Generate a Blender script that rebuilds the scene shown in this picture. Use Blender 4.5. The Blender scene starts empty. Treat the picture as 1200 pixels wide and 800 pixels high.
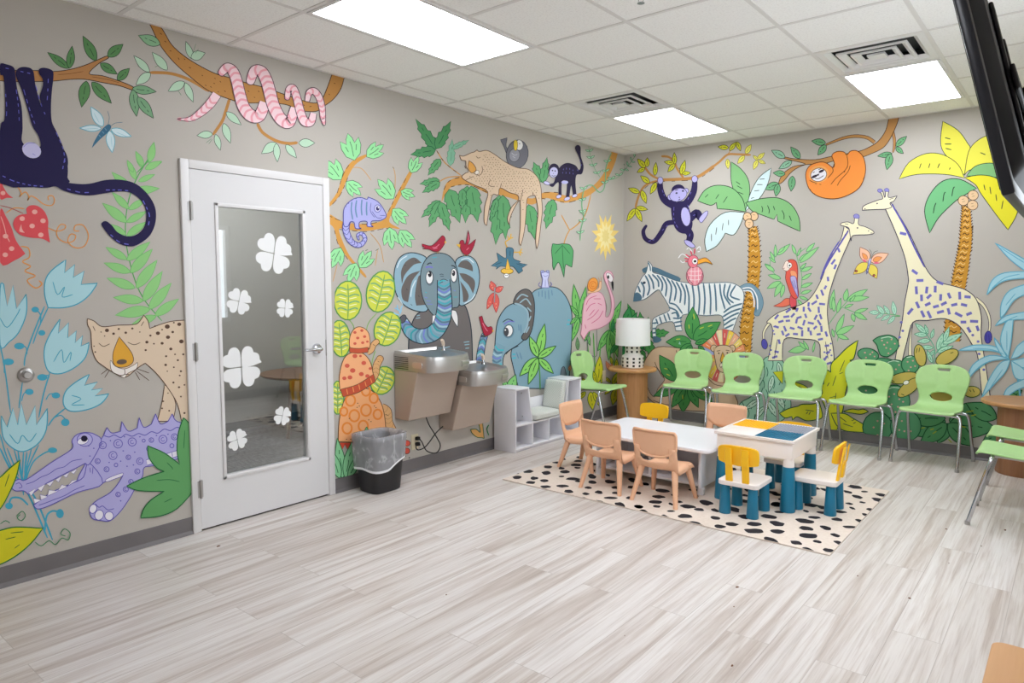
LIGHT = 9.0
import bpy, bmesh, math, random
from mathutils import Vector, Matrix
from mathutils.geometry import delaunay_2d_cdt
random.seed(7)
SC = bpy.context.scene
COL = SC.collection
PI = math.pi
R = math.radians

# ------------------------------------------------------------------ colours, materials
def lin(h):
    h = h.lstrip('#'); h = ''.join(c * 2 for c in h) if len(h) == 3 else h
    out = []
    for i in (0, 2, 4):
        c = int(h[i:i+2], 16) / 255
        out.append(c / 12.92 if c <= .04045 else ((c + .055) / 1.055) ** 2.4)
    return (*out, 1)

def mat(name, col, rough=.5, metal=0., spec=.5, coat=0., emit=None, strength=0.):
    m = bpy.data.materials.new(name); m.use_nodes = True
    b = m.node_tree.nodes['Principled BSDF']
    b.inputs['Base Color'].default_value = lin(col) if isinstance(col, str) else col
    b.inputs['Roughness'].default_value = rough
    b.inputs['Metallic'].default_value = metal
    b.inputs['Specular IOR Level'].default_value = spec
    b.inputs['Coat Weight'].default_value = coat
    if emit:
        b.inputs['Emission Color'].default_value = lin(emit)
        b.inputs['Emission Strength'].default_value = strength
    return m

def nt(m):
    n = m.node_tree
    return n, n.nodes, n.links, n.nodes['Principled BSDF']

def noise(N, L, vec, scale, detail=3, rough=.5):
    t = N.new('ShaderNodeTexNoise'); t.inputs['Scale'].default_value = scale
    t.inputs['Detail'].default_value = detail; t.inputs['Roughness'].default_value = rough
    if vec is not None: L.new(vec, t.inputs['Vector'])
    return t

def ramp(N, L, fac, stops):
    r = N.new('ShaderNodeValToRGB')
    while len(r.color_ramp.elements) < len(stops): r.color_ramp.elements.new(.5)
    for e, (p, c) in zip(r.color_ramp.elements, stops):
        e.position = p; e.color = lin(c) if isinstance(c, str) else (c, c, c, 1)
    L.new(fac, r.inputs['Fac']); return r

def mix(N, L, a, b, fac, mode='MIX'):
    m = N.new('ShaderNodeMix'); m.data_type = 'RGBA'; m.blend_type = mode
    for s, v in ((m.inputs['Factor'], fac), (m.inputs['A'], a), (m.inputs['B'], b)):
        if isinstance(v, (int, float)): s.default_value = v
        elif isinstance(v, str): s.default_value = lin(v)
        else: L.new(v, s)
    return m.outputs['Result']

def mapping(N, L, scale=(1, 1, 1), rot=(0, 0, 0), kind='Object'):
    tc = N.new('ShaderNodeTexCoord'); mp = N.new('ShaderNodeMapping')
    mp.inputs['Scale'].default_value = scale; mp.inputs['Rotation'].default_value = rot
    L.new(tc.outputs[kind], mp.inputs['Vector']); return mp.outputs['Vector']

def bump(N, L, b, h, strength=.2, dist=.01):
    k = N.new('ShaderNodeBump'); k.inputs['Strength'].default_value = strength
    k.inputs['Distance'].default_value = dist
    L.new(h, k.inputs['Height']); L.new(k.outputs['Normal'], b.inputs['Normal'])

def grained(name, c1, c2, scale=(1, 1, 1), nscale=4., rough=.5, bmp=0., detail=4, spec=.5):
    """two tones of one colour driven by a stretched noise"""
    m = mat(name, c1, rough, spec=spec); T, N, L, b = nt(m)
    v = mapping(N, L, scale)
    n = noise(N, L, v, nscale, detail)
    L.new(ramp(N, L, n.outputs['Fac'], [(.3, c1), (.7, c2)]).outputs['Color'], b.inputs['Base Color'])
    if bmp: bump(N, L, b, n.outputs['Fac'], bmp)
    return m

# ------------------------------------------------------------------ mesh builder
class MB:
    def __init__(s): s.v = []; s.f = []; s.m = []; s.s = []
    def add(s, vs, fs, m=0, smooth=False, M=None):
        b = len(s.v)
        s.v += [tuple(M @ Vector(p)) if M else tuple(p) for p in vs]
        for f in fs:
            s.f.append([i + b for i in f]); s.m.append(m); s.s.append(smooth)
        return s
    def bm(s, bm, m=0, smooth=False, M=None):
        bm.verts.ensure_lookup_table(); bm.verts.index_update()
        s.add([v.co for v in bm.verts], [[v.index for v in f.verts] for f in bm.faces], m, smooth, M); bm.free(); return s
    def box(s, a, b, bevel=0., m=0, seg=2, M=None, smooth=None):
        bm = bmesh.new(); bmesh.ops.create_cube(bm, size=1)
        c = [(a[i] + b[i]) / 2 for i in range(3)]; d = [abs(b[i] - a[i]) for i in range(3)]
        for v in bm.verts: v.co = Vector((v.co.x * d[0] + c[0], v.co.y * d[1] + c[1], v.co.z * d[2] + c[2]))
        if bevel: bmesh.ops.bevel(bm, geom=bm.edges[:], offset=min(bevel, min(d) * .45), segments=seg, profile=.5, affect='EDGES')
        return s.bm(bm, m, bool(bevel) if smooth is None else smooth, M)
    def lathe(s, prof, n=32, c=(0, 0, 0), m=0, smooth=True, M=None, cap=True):
        vs = []; fs = []
        for r, z in prof:
            for i in range(n):
                a = 2 * PI * i / n; vs.append((c[0] + r * math.cos(a), c[1] + r * math.sin(a), c[2] + z))
        for j in range(len(prof) - 1):
            for i in range(n):
                k = (i + 1) % n; fs.append((j * n + i, j * n + k, (j + 1) * n + k, (j + 1) * n + i))
        if cap:
            if prof[0][0] > 1e-5: fs.append(tuple(reversed(range(n))))
            if prof[-1][0] > 1e-5: fs.append(tuple((len(prof) - 1) * n + i for i in range(n)))
        return s.add(vs, fs, m, smooth, M)
    def tube(s, path, r, n=10, m=0, smooth=True, closed=False, M=None):
        P = [Vector(p) for p in path]; rs = r if isinstance(r, (list, tuple)) else [r] * len(P)
        vs = []; fs = []; up = None
        for i, p in enumerate(P):
            t = (P[min(i + 1, len(P) - 1)] - P[max(i - 1, 0)]).normalized() if not closed else (P[(i + 1) % len(P)] - P[i - 1]).normalized()
            if up is None:
                up = Vector((0, 0, 1)) if abs(t.z) < .9 else Vector((1, 0, 0))
            a = (up - t * up.dot(t)).normalized(); up = a; b = t.cross(a)
            for k in range(n):
                q = 2 * PI * k / n; vs.append(p + (a * math.cos(q) + b * math.sin(q)) * rs[i])
        for i in range(len(P) - (0 if closed else 1)):
            j = (i + 1) % len(P)
            for k in range(n):
                l = (k + 1) % n; fs.append((i * n + k, i * n + l, j * n + l, j * n + k))
        if not closed: fs += [tuple(reversed(range(n))), tuple((len(P) - 1) * n + k for k in range(n))]
        return s.add(vs, fs, m, smooth, M)
    def loft(s, rings, m=0, smooth=True, cap0=True, cap1=True, M=None):
        n = len(rings[0]); vs = [p for r in rings for p in r]; fs = []
        for j in range(len(rings) - 1):
            for i in range(n):
                k = (i + 1) % n; fs.append((j * n + i, j * n + k, (j + 1) * n + k, (j + 1) * n + i))
        if cap0: fs.append(tuple(reversed(range(n))))
        if cap1: fs.append(tuple((len(rings) - 1) * n + i for i in range(n)))
        return s.add(vs, fs, m, smooth, M)
    def prism(s, poly, f, d0, d1, m=0, smooth=False, M=None):
        """poly 2d outline, f(u,v,d) -> 3d"""
        return s.loft([[f(u, v, d0) for u, v in poly], [f(u, v, d1) for u, v in poly]], m, smooth, M=M)
    def build(s, name, mats, parent=None, loc=None, auto=True):
        me = bpy.data.meshes.new(name); me.from_pydata([tuple(v) for v in s.v], [], s.f)
        for x in (mats if isinstance(mats, (list, tuple)) else [mats]): me.materials.append(x)
        me.polygons.foreach_set('material_index', s.m); me.polygons.foreach_set('use_smooth', s.s)
        me.update()
        bm = bmesh.new(); bm.from_mesh(me); bmesh.ops.recalc_face_normals(bm, faces=bm.faces[:])
        if auto:
            for e in bm.edges:
                if len(e.link_faces) == 2 and e.calc_face_angle(0) > R(38): e.smooth = False
        bm.to_mesh(me); bm.free()
        o = bpy.data.objects.new(name, me); COL.objects.link(o)
        if parent: o.parent = parent
        if loc: o.location = loc
        return o

def rrect(x0, y0, x1, y1, r, n=6):
    out = []
    for cx, cy, a0 in ((x1 - r, y1 - r, 0), (x0 + r, y1 - r, 90), (x0 + r, y0 + r, 180), (x1 - r, y0 + r, 270)):
        for i in range(n + 1):
            a = R(a0 + 90 * i / n); out.append((cx + r * math.cos(a), cy + r * math.sin(a)))
    return out

def catmull(P, n=6, closed=False):
    out = []; N = len(P)
    for i in range(N if closed else N - 1):
        if closed: a, b, c, d = P[i - 1], P[i], P[(i + 1) % N], P[(i + 2) % N]
        else: a, b, c, d = P[max(i - 1, 0)], P[i], P[i + 1], P[min(i + 2, N - 1)]
        for k in range(n):
            t = k / n
            out.append(tuple(.5 * (2 * b[j] + (c[j] - a[j]) * t + (2 * a[j] - 5 * b[j] + 4 * c[j] - d[j]) * t * t + (3 * b[j] - a[j] - 3 * c[j] + d[j]) * t ** 3) for j in range(len(b))))
    if not closed: out.append(tuple(P[-1]))
    return out

def empty(name, loc=(0, 0, 0), rz=0., label=None, cat=None, group=None):
    o = bpy.data.objects.new(name, None); COL.objects.link(o); o.empty_display_size = .1
    o.location = loc; o.rotation_euler = (0, 0, rz); tag(o, label, cat, group); return o

def tag(o, label=None, cat=None, group=None, kind=None):
    for k, v in (('label', label), ('category', cat), ('group', group), ('kind', kind)):
        if v: o[k] = v
    return o

def copy_tree(o, parent=None):
    c = o.copy(); COL.objects.link(c)
    if parent: c.parent = parent
    for ch in o.children: copy_tree(ch, c)
    return c

def struct(o): o['kind'] = 'structure'; return o

def sheet(outline, holes, fmap, thick, step=.02, smooth=True):
    """flat outline with holes, filled on a grid, bent by fmap(s,t) and given a thickness: returns an MB"""
    pts = []; edges = []; 
    def loop(L):
        b = len(pts)
        pts.extend(Vector(p) for p in L); edges.extend((b + i, b + (i + 1) % len(L)) for i in range(len(L)))
    def inside(p, L):
        c = False; j = len(L) - 1
        for i in range(len(L)):
            if (L[i][1] > p[1]) != (L[j][1] > p[1]) and p[0] < (L[j][0] - L[i][0]) * (p[1] - L[i][1]) / (L[j][1] - L[i][1]) + L[i][0]: c = not c
            j = i
        return c
    def near(p, L, d): return any((p[0] - q[0]) ** 2 + (p[1] - q[1]) ** 2 < d * d for q in L)
    loop(outline)
    for h in holes: loop(h)
    x0 = min(p[0] for p in outline); x1 = max(p[0] for p in outline); y0 = min(p[1] for p in outline); y1 = max(p[1] for p in outline)
    nx = int((x1 - x0) / step); ny = int((y1 - y0) / step)
    for i in range(1, nx):
        for j in range(1, ny):
            p = (x0 + (x1 - x0) * i / nx, y0 + (y1 - y0) * j / ny)
            if inside(p, outline) and not any(inside(p, h) or near(p, h, step * .5) for h in holes) and not near(p, outline, step * .5): pts.append(Vector(p))
    V, E, F, *_ = delaunay_2d_cdt(pts, edges, [], 0, 1e-6)
    F = [f for f in F if (lambda c: inside(c, outline) and not any(inside(c, h) for h in holes))((sum(V[i][0] for i in f) / len(f), sum(V[i][1] for i in f) / len(f)))]
    bm = bmesh.new(); vs = [bm.verts.new(fmap(p[0], p[1])) for p in V]
    for f in F:
        try: bm.faces.new([vs[i] for i in f])
        except ValueError: pass
    for v in [v for v in bm.verts if not v.link_faces]: bm.verts.remove(v)
    bmesh.ops.recalc_face_normals(bm, faces=bm.faces[:])
    bmesh.ops.solidify(bm, geom=bm.faces[:], thickness=thick)
    mb = MB(); mb.bm(bm, 0, smooth); return mb

def ellipse(cx, cy, rx, ry, n=24, rot=0):
    c, s_ = math.cos(rot), math.sin(rot)
    return [(cx + rx * math.cos(a) * c - ry * math.sin(a) * s_, cy + rx * math.cos(a) * s_ + ry * math.sin(a) * c) for a in (2 * PI * i / n for i in range(n))]

# ------------------------------------------------------------------ the camera that took the photograph
CX, CY, CZ = 3.97134, -6.90187, 1.46930
CS = Vector((.76543592, .64350594, -.00282027)); CU = Vector((-.04715771, .0604628, .99705587)); CF = Vector((-.6417819, .76304938, -.07662667))
FPX, PPX, PPY = 812.427, 584.4533, 394.647
cam_d = bpy.data.cameras.new('camera'); cam = bpy.data.objects.new('camera', cam_d); COL.objects.link(cam)
cam.matrix_world = Matrix(((CS.x, CU.x, -CF.x, CX), (CS.y, CU.y, -CF.y, CY), (CS.z, CU.z, -CF.z, CZ), (0, 0, 0, 1)))
cam_d.sensor_width = 36; cam_d.lens = FPX / 1200 * 36; cam_d.shift_x = (600 - PPX) / 1200; cam_d.shift_y = (PPY - 400) / 1200
cam_d.clip_start = .05
SC.camera = cam
def ray(px, py): return CS * ((px - PPX) / FPX) + CU * ((PPY - py) / FPX) + CF
def atX(px, py, x=0.):
    d = ray(px, py); t = (x - CX) / d.x; return Vector((x, CY + t * d.y, CZ + t * d.z))
def atY(px, py, y=0.):
    d = ray(px, py); t = (y - CY) / d.y; return Vector((CX + t * d.x, y, CZ + t * d.z))
def atZ(px, py, z=0.):
    d = ray(px, py); t = (z - CZ) / d.z; return Vector((CX + t * d.x, CY + t * d.y, z))

# ------------------------------------------------------------------ materials of the room
H = 2.89
M = {}
M['wall'] = grained('wall_paint', '#bdb8b0', '#bab5ad', nscale=3, rough=.75)
M['white_trim'] = mat('white_trim_paint', '#e2e1e1', .4)
M['door_white'] = mat('white_door_paint', '#dededf', .4)
M['baseboard'] = grained('grey_vinyl_base', '#747070', '#6d696a', nscale=6, rough=.5)
M['chrome'] = mat('chrome', '#c9cbd0', .14, 1.)
M['steel'] = mat('brushed_steel', '#b4b2b0', .3, 1.)
M['black'] = mat('black_plastic', '#1d1c1f', .45)
M['black_rubber'] = mat('black_rubber', '#151416', .6)
M['white_lam'] = mat('white_laminate', '#e9e9ee', .35)
M['green'] = grained('green_plastic', '#b0d892', '#adD58f', nscale=30, rough=.42)
M['peach'] = grained('peach_plastic', '#eebb97', '#ecb893', nscale=25, rough=.45)
M['yellow'] = mat('yellow_plastic', '#fdc312', .38)
M['teal'] = mat('teal_plastic', '#0b7395', .38)
M['cream_white'] = mat('warm_white_plastic', '#f1e9e4', .4)
M['grey_plate'] = mat('grey_plastic', '#a5a8b4', .4)

def wood(name, a, b, c, axis, sc=1.):
    m = mat(name, a, .42); T, N, L, bb = nt(m)
    s = [22, 22, 22]; s[axis] = 1.6
    v = mapping(N, L, [x * sc for x in s])
    n = noise(N, L, v, 1.3, 6, .6)
    L.new(ramp(N, L, n.outputs['Fac'], [(.28, a), (.5, b), (.75, c)]).outputs['Color'], bb.inputs['Base Color'])
    return m
M['oak'] = wood('light_oak', '#a57547', '#b98655', '#c5935f', 2)
M['oak_top'] = wood('light_oak_top', '#b98552', '#c8935c', '#d3a069', 0)
M['walnut'] = wood('brown_wood', '#8d5f42', '#9c6d4b', '#aa7a55', 2)
M['walnut_top'] = wood('brown_wood_top', '#a97a50', '#b88656', '#c4935f', 0)
M['walnut_dark'] = wood('walnut', '#6e4c38', '#7d573f', '#8a6247', 0)
M['plywood'] = wood('blond_plywood', '#c49a68', '#cfa674', '#d8b180', 0)

# vinyl plank floor
m = mat('plank_floor', '#cfc6be', .38); T, N, L, b = nt(m)
tc = N.new('ShaderNodeTexCoord'); sp = N.new('ShaderNodeSeparateXYZ'); L.new(tc.outputs['Object'], sp.inputs[0])
cb = N.new('ShaderNodeCombineXYZ'); L.new(sp.outputs['Y'], cb.inputs['X']); L.new(sp.outputs['X'], cb.inputs['Y'])
br = N.new('ShaderNodeTexBrick'); L.new(cb.outputs[0], br.inputs['Vector'])
br.offset = .37; br.offset_frequency = 2; br.squash = 1
for k, v in (('Scale', 1.), ('Mortar Size', .0016), ('Mortar Smooth', .15), ('Bias', 0.), ('Brick Width', 1.22), ('Row Height', .18)): br.inputs[k].default_value = v
br.inputs['Color1'].default_value = (0, 0, 0, 1); br.inputs['Color2'].default_value = (1, 1, 1, 1); br.inputs['Mortar'].default_value = (.5, .5, .5, 1)
# stretched grain, shifted from plank to plank
def grain_vec(sx, sy):
    c = N.new('ShaderNodeCombineXYZ')
    for src, sc_, dst in (('X', sx, 'X'), ('Y', sy, 'Y')):
        mm = N.new('ShaderNodeMath'); mm.operation = 'MULTIPLY'; mm.inputs[1].default_value = sc_
        L.new(sp.outputs[src], mm.inputs[0]); L.new(mm.outputs[0], c.inputs[dst])
    mm = N.new('ShaderNodeMath'); mm.operation = 'MULTIPLY'; mm.inputs[1].default_value = 37.
    L.new(br.outputs['Color'], mm.inputs[0]); L.new(mm.outputs[0], c.inputs['Z']); return c.outputs[0]
n1 = noise(N, L, grain_vec(30, .9), 1., 5, .62)
n2 = noise(N, L, grain_vec(14, .6), 1., 5, .6)
n3 = noise(N, L, grain_vec(130, 3.), 1., 3, .6)
n2.inputs['Distortion'].default_value = .8; n1.inputs['Distortion'].default_value = .3
c1 = ramp(N, L, n1.outputs['Fac'], [(.25, '#cac3be'), (.45, '#dfdbd8'), (.7, '#e8e6e4')]).outputs['Color']
c2 = ramp(N, L, n2.outputs['Fac'], [(.22, '#bdada1'), (.40, '#e7e0db'), (.54, '#ffffff')]).outputs['Color']
c3 = ramp(N, L, n3.outputs['Fac'], [(.3, '#e0d8d2'), (.5, '#ffffff')]).outputs['Color']
x = mix(N, L, c1, c2, .85, 'MULTIPLY'); x = mix(N, L, x, c3, .6, 'MULTIPLY')
tone = ramp(N, L, br.outputs['Color'], [(0., '#eee9e5'), (1., '#fcfaf9')]).outputs['Color']
x = mix(N, L, x, tone, .9, 'MULTIPLY')
mf = N.new('ShaderNodeMath'); mf.operation = 'MULTIPLY'; mf.inputs[1].default_value = .6; L.new(br.outputs['Fac'], mf.inputs[0])
x = mix(N, L, x, '#a39890', mf.outputs[0])
L.new(x, b.inputs['Base Color'])
L.new(ramp(N, L, n1.outputs['Fac'], [(.3, .5), (.7, .36)]).outputs['Color'], b.inputs['Roughness'])
M['floor'] = m

# ceiling tiles with a fissured face
m = mat('ceiling_tile', '#f5f4f2', .85); T, N, L, b = nt(m)
v = mapping(N, L); n = noise(N, L, v, 90, 4, .7); n2 = noise(N, L, v, 260, 2)
L.new(ramp(N, L, n.outputs['Fac'], [(.36, '#eae8e6'), (.5, '#f5f4f2')]).outputs['Color'], b.inputs['Base Color'])
bump(N, L, b, n.outputs['Fac'], .25, .004); M['ceiling'] = m
M['tbar'] = mat('grid_bar', '#dedbd9', .5)
# office carpet
m = mat('office_carpet', '#706c6c', .95); T, N, L, b = nt(m)
v = mapping(N, L, (14, 60, 1)); n = noise(N, L, v, 1., 4, .7)
L.new(ramp(N, L, n.outputs['Fac'], [(.35, '#3d3b3c'), (.62, '#757071')]).outputs['Color'], b.inputs['Base Color']); M['carpet'] = m
# ------------------------------------------------------------------ room shell
XR, YF = 4.25, -8.4
DY0, DY1, DZ = -5.005, -3.986, 2.185          # door frame outer
mb = MB(); mb.box((0, YF, -.1), (XR, 0, 0)); floor = struct(mb.build('floor', M['floor']))
mb = MB(); VX = [(.78, 1.39), (2.61, 3.22)]; VY = (-2.25, -1.64)
mb.box((0, YF, H), (XR, VY[0], H + .1)); mb.box((0, VY[1], H), (XR, 0, H + .1))
for a, b_ in ((0, .78), (1.39, 2.61), (3.22, XR)): mb.box((a, VY[0], H), (b_, VY[1], H + .1))
ceiling = struct(mb.build('ceiling', M['ceiling']))
mb = MB()
gx = [.17 + .61 * k for k in range(7)]; gy = [-.42 - .61 * k for k in range(14)]
for x in gx: mb.box((x - .012, YF, H - .003), (x + .012, 0, H + .002))
for y in gy: mb.box((0, y - .012, H - .0032), (XR, y + .012, H + .002))
for a, b_ in (((0, YF, H - .004), (.02, 0, H)), ((0, -.02, H - .004), (XR, 0, H))): mb.box(a, b_)
mb.build('ceiling_grid', M['tbar'], ceiling)['label'] = 'pale metal grid bars between the ceiling tiles'
mb = MB()
mb.box((-.12, YF - .12, 0), (0, DY0 + .03, H)); mb.box((-.12, DY1 - .03, 0), (0, .12, H)); mb.box((-.12, DY0 + .03, DZ - .03), (0, DY1 - .03, H))
wall_left = struct(mb.build('wall_left', M['wall']))
mb = MB(); mb.box((0, 0, 0), (XR, .12, H)); wall_back = struct(mb.build('wall_back', M['wall']))
# the right wall has a wide window that the photo only shows as daylight and a reflection
WY0, WY1, WZ0, WZ1 = -4.05, -2.35, 1.0, 2.2
mb = MB()
mb.box((XR, YF - .12, 0), (XR + .12, WY0, H)); mb.box((XR, WY1, 0), (XR + .12, .12, H)); mb.box((XR, WY0, 0), (XR + .12, WY1, WZ0)); mb.box((XR, WY0, WZ1), (XR + .12, WY1, H))
wall_right = struct(mb.build('wall_right', M['wall']))
mb = MB(); mb.box((0, YF - .12, 0), (XR, YF, H)); wall_front = struct(mb.build('wall_front', M['wall']))
mb = MB(); ym = (WY0 + WY1) / 2
for a, b_ in (((WY0, WZ0), (WY1, WZ0 + .05)), ((WY0, WZ1 - .05), (WY1, WZ1)), ((WY0, WZ0 + .05), (WY0 + .05, WZ1 - .05)), ((WY1 - .05, WZ0 + .05), (WY1, WZ1 - .05)), ((ym - .02, WZ0 + .05), (ym + .02, WZ1 - .05))):
    mb.box((XR + .03, a[0], a[1]), (XR + .09, b_[0], b_[1]))
struct(mb.build('window_1', M['white_trim']))

def base_profile(f, a, b_, name, parent_name=None):
    pr = [(0, 0), (.022, 0), (.018, .008), (.006, .02), (.004, .098), (.002, .1), (0, .1)]
    mb = MB(); mb.loft([[f(u, v, a) for u, v in pr], [f(u, v, b_) for u, v in pr]], 0, False); return mb
bl = base_profile(lambda u, v, d: (u, d, v), YF, DY0, '')
b2 = base_profile(lambda u, v, d: (u, d, v), DY1, 0, '')
bl.v += []; n0 = len(bl.v); bl.v += b2.v; bl.f += [[i + n0 for i in f] for f in b2.f]; bl.m += b2.m; bl.s += b2.s
struct(bl.build('baseboard_left', M['baseboard']))
struct(base_profile(lambda u, v, d: (d, -u, v), 0, XR, '').build('baseboard_back', M['baseboard']))
struct(base_profile(lambda u, v, d: (XR - u, d, v), YF, 0, '').build('baseboard_right', M['baseboard']))

# ------------------------------------------------------------------ the room behind the door
OX, OY0, OY1 = -2.45, -6.2, -.6
mb = MB(); mb.box((OX, OY0, -.1), (-.12, OY1, 0)); mb.box((-.12, DY0, -.1), (0, DY1, -.002)); struct(mb.build('floor_office', M['carpet']))
mb = MB(); mb.box((OX, OY0, H), (-.12, OY1, H + .1)); struct(mb.build('ceiling_office', M['ceiling']))
mb = MB(); mb.box((OX - .12, OY0 - .12, 0), (OX, OY1 + .12, H)); struct(mb.build('wall_office_left', M['wall']))
mb = MB(); mb.box((OX, OY1, 0), (-.12, OY1 + .12, H)); struct(mb.build('wall_office_back', M['wall']))
mb = MB(); mb.box((OX, OY0 - .12, 0), (-.12, OY0, H)); struct(mb.build('wall_office_front', M['wall']))
struct(base_profile(lambda u, v, d: (OX + u, d, v), OY0, OY1, '').build('baseboard_office', M['baseboard']))

# ------------------------------------------------------------------ door
door = empty('door_1', (0, -4.035, 0)); struct(door)
def dl(mb, name, mt, parent=None): 
    o = mb.build(name, mt, parent or door)
    if parent is None or parent is door: o.location = (0, 4.035, 0)
    return o
mb = MB()
t = .05
for a, b_ in (((-.13, DY0, 0), (.018, DY0 + t, DZ)), ((-.13, DY1 - t, 0), (.018, DY1, DZ)), ((-.13, DY0 + t, DZ - t), (.018, DY1 - t, DZ))): mb.box(a, b_, .003)
for a, b_ in (((-.13, DY0 + t, 0), (-.035, DY0 + t + .012, DZ - t)), ((-.13, DY1 - t - .012, 0), (-.035, DY1 - t, DZ - t)), ((-.13, DY0 + t, DZ - t - .012), (-.035, DY1 - t, DZ - t))): mb.box(a, b_)
dl(mb, 'door_frame', M['white_trim'])
LY0, LY1, LZ0, LZ1 = DY0 + t + .003, DY1 - t - .003, .012, DZ - t - .003
GY0, GY1, GZ0, GZ1 = -4.79, -4.2, .30, 1.935
mb = MB(); F0, F1 = -.03, .012
mb.box((F0, LY0, LZ0), (F1, GY0, LZ1)); mb.box((F0, GY1, LZ0), (F1, LY1, LZ1)); mb.box((F0, GY0, LZ0), (F1, GY1, GZ0)); mb.box((F0, GY0, GZ1), (F1, GY1, LZ1))
dl(mb, 'door_leaf', M['door_white'])
mb = MB(); w = .018
for a, b_ in (((GY0 - w, GZ0 - w), (GY1 + w, GZ0 + .004)), ((GY0 - w, GZ1 - .004), (GY1 + w, GZ1 + w)), ((GY0 - w, GZ0 - w), (GY0 + .004, GZ1 + w)), ((GY1 - .004, GZ0 - w), (GY1 + w, GZ1 + w))):
    mb.box((-.028, a[0], a[1]), (.02, b_[0], b_[1]), .004)
dl(mb, 'glazing_bead', M['white_trim'])
g = mat('door_glass', '#f2f6f4', .0); T, N, L, b = nt(g)
N.remove(b); out = N['Material Output']
tr = N.new('ShaderNodeBsdfTransparent'); tr.inputs[0].default_value = (.93, .96, .95, 1)
gl = N.new('ShaderNodeBsdfGlossy'); gl.inputs['Roughness'].default_value = 0.; gl.inputs['Color'].default_value = (1, 1, 1, 1)
fr = N.new('ShaderNodeFresnel'); fr.inputs['IOR'].default_value = 1.65
ms = N.new('ShaderNodeMixShader'); L.new(fr.outputs[0], ms.inputs[0]); L.new(tr.outputs[0], ms.inputs[1]); L.new(gl.outputs[0], ms.inputs[2]); L.new(ms.outputs[0], out.inputs['Surface'])
mb = MB(); mb.box((-.012, GY0, GZ0), (-.006, GY1, GZ1)); dl(mb, 'glass_pane', g)
# four-leaved flower decals on the glass
M['decal'] = mat('frosted_white_film', '#eff1f1', .55)
def clover(px, py, s, rot, name='flower_decal'):
    c = atX(px, py, -.0045); mb = MB()
    half = [(.04, 0), (.2, .17), (.40, .36), (.60, .49), (.82, .50), (.97, .37), (1.01, .20), (.95, .06), (.91, 0)]
    leaf = catmull(half, 3); leaf += [(u, -v) for u, v in reversed(leaf[1:-1])]
    W_ = lambda u, v, a: (c.y + s * (u * math.cos(a) - v * math.sin(a)), c.z + s * (u * math.sin(a) + v * math.cos(a)))
    for k in range(4): mb.prism([W_(u, v, rot + k * PI / 2) for u, v in leaf], lambda u, v, d: (d, u, v), -.0055, -.0045 + k * .0001)
    mb.prism([W_(u, v, rot - PI / 4 + .1) for u, v in ((.05, .05), (.6, .07), (.98, .17), (1.06, .02), (.6, -.05), (.05, -.05))], lambda u, v, d: (d, u, v), -.0055, -.0040)
    return dl(mb, name, M['decal'])
for px, py, s, rot in ((321, 297, .128, .62), (280, 353, .080, .55), (334, 361, .062, .7), (283, 430, .132, .8), (331, 487, .062, .5), (278, 515, .066, .95)): clover(px, py, s, rot)
# hinges
for z in (1.893, 1.076, .258):
    mb = MB(); mb.lathe([(.008, -.055), (.008, .055)], 12, (.022, LY0 - .002, z)); mb.box((.012, LY0 - .02, z - .05), (.0195, LY0 + .012, z + .05)); dl(mb, 'hinge', M['steel'])
# handle: rose, neck, lever
hd = dl(MB().lathe([(.0, 0), (.036, 0), (.036, .012), (.03, .02), (.013, .024), (.0, .024)], 28, M=Matrix.Translation((F1, -4.115, 1.032)) @ Matrix.Rotation(PI / 2, 4, 'Y')), 'door_handle', M['chrome'])
mb = MB(); mb.tube([(F1 + .02, -4.115, 1.032), (F1 + .058, -4.115, 1.032), (F1 + .064, -4.125, 1.032), (F1 + .064, -4.22, 1.034), (F1 + .06, -4.245, 1.036)], [.012, .012, .012, .009, .009], 12)
mb.build('lever', M['chrome'], hd)
mb = MB(); mb.box((-.002, LY1 - .001, .98), (F1 + .006, LY1 + .0035, 1.09)); dl(mb, 'latch_plate', M['steel'])

# ------------------------------------------------------------------ ceiling fixtures
def emis(name, c, s):
    m = mat(name, '#ffffff', .6, emit=c, strength=s); return m
M['diffuser'] = emis('lit_diffuser', '#f4f7ff', LIGHT)
def ceil_light(x0, x1, y0, y1, label, diff, group='recessed ceiling light panels'):
    t_ = empty('ceiling_light', ((x0 + x1) / 2, (y0 + y1) / 2, H), 0, label, 'ceiling light', group)
    c = t_.location
    mb = MB(); w_ = .035
    for a, b_ in (((x0 + .012, y0 + .012), (x1 - .012, y0 + w_)), ((x0 + .012, y1 - w_), (x1 - .012, y1 - .012)), ((x0 + .012, y0 + w_), (x0 + w_, y1 - w_)), ((x1 - w_, y0 + w_), (x1 - .012, y1 - w_))):
        mb.box((a[0] - c.x, a[1] - c.y, -.008), (b_[0] - c.x, b_[1] - c.y, -.0001), .002)
    mb.build('light_frame', M['white_trim'], t_)
    mb = MB(); mb.box((x0 + w_ - c.x, y0 + w_ - c.y, -.005), (x1 - w_ - c.x, y1 - w_ - c.y, -.0005)); mb.build('diffuser', diff, t_)
    return t_
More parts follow.
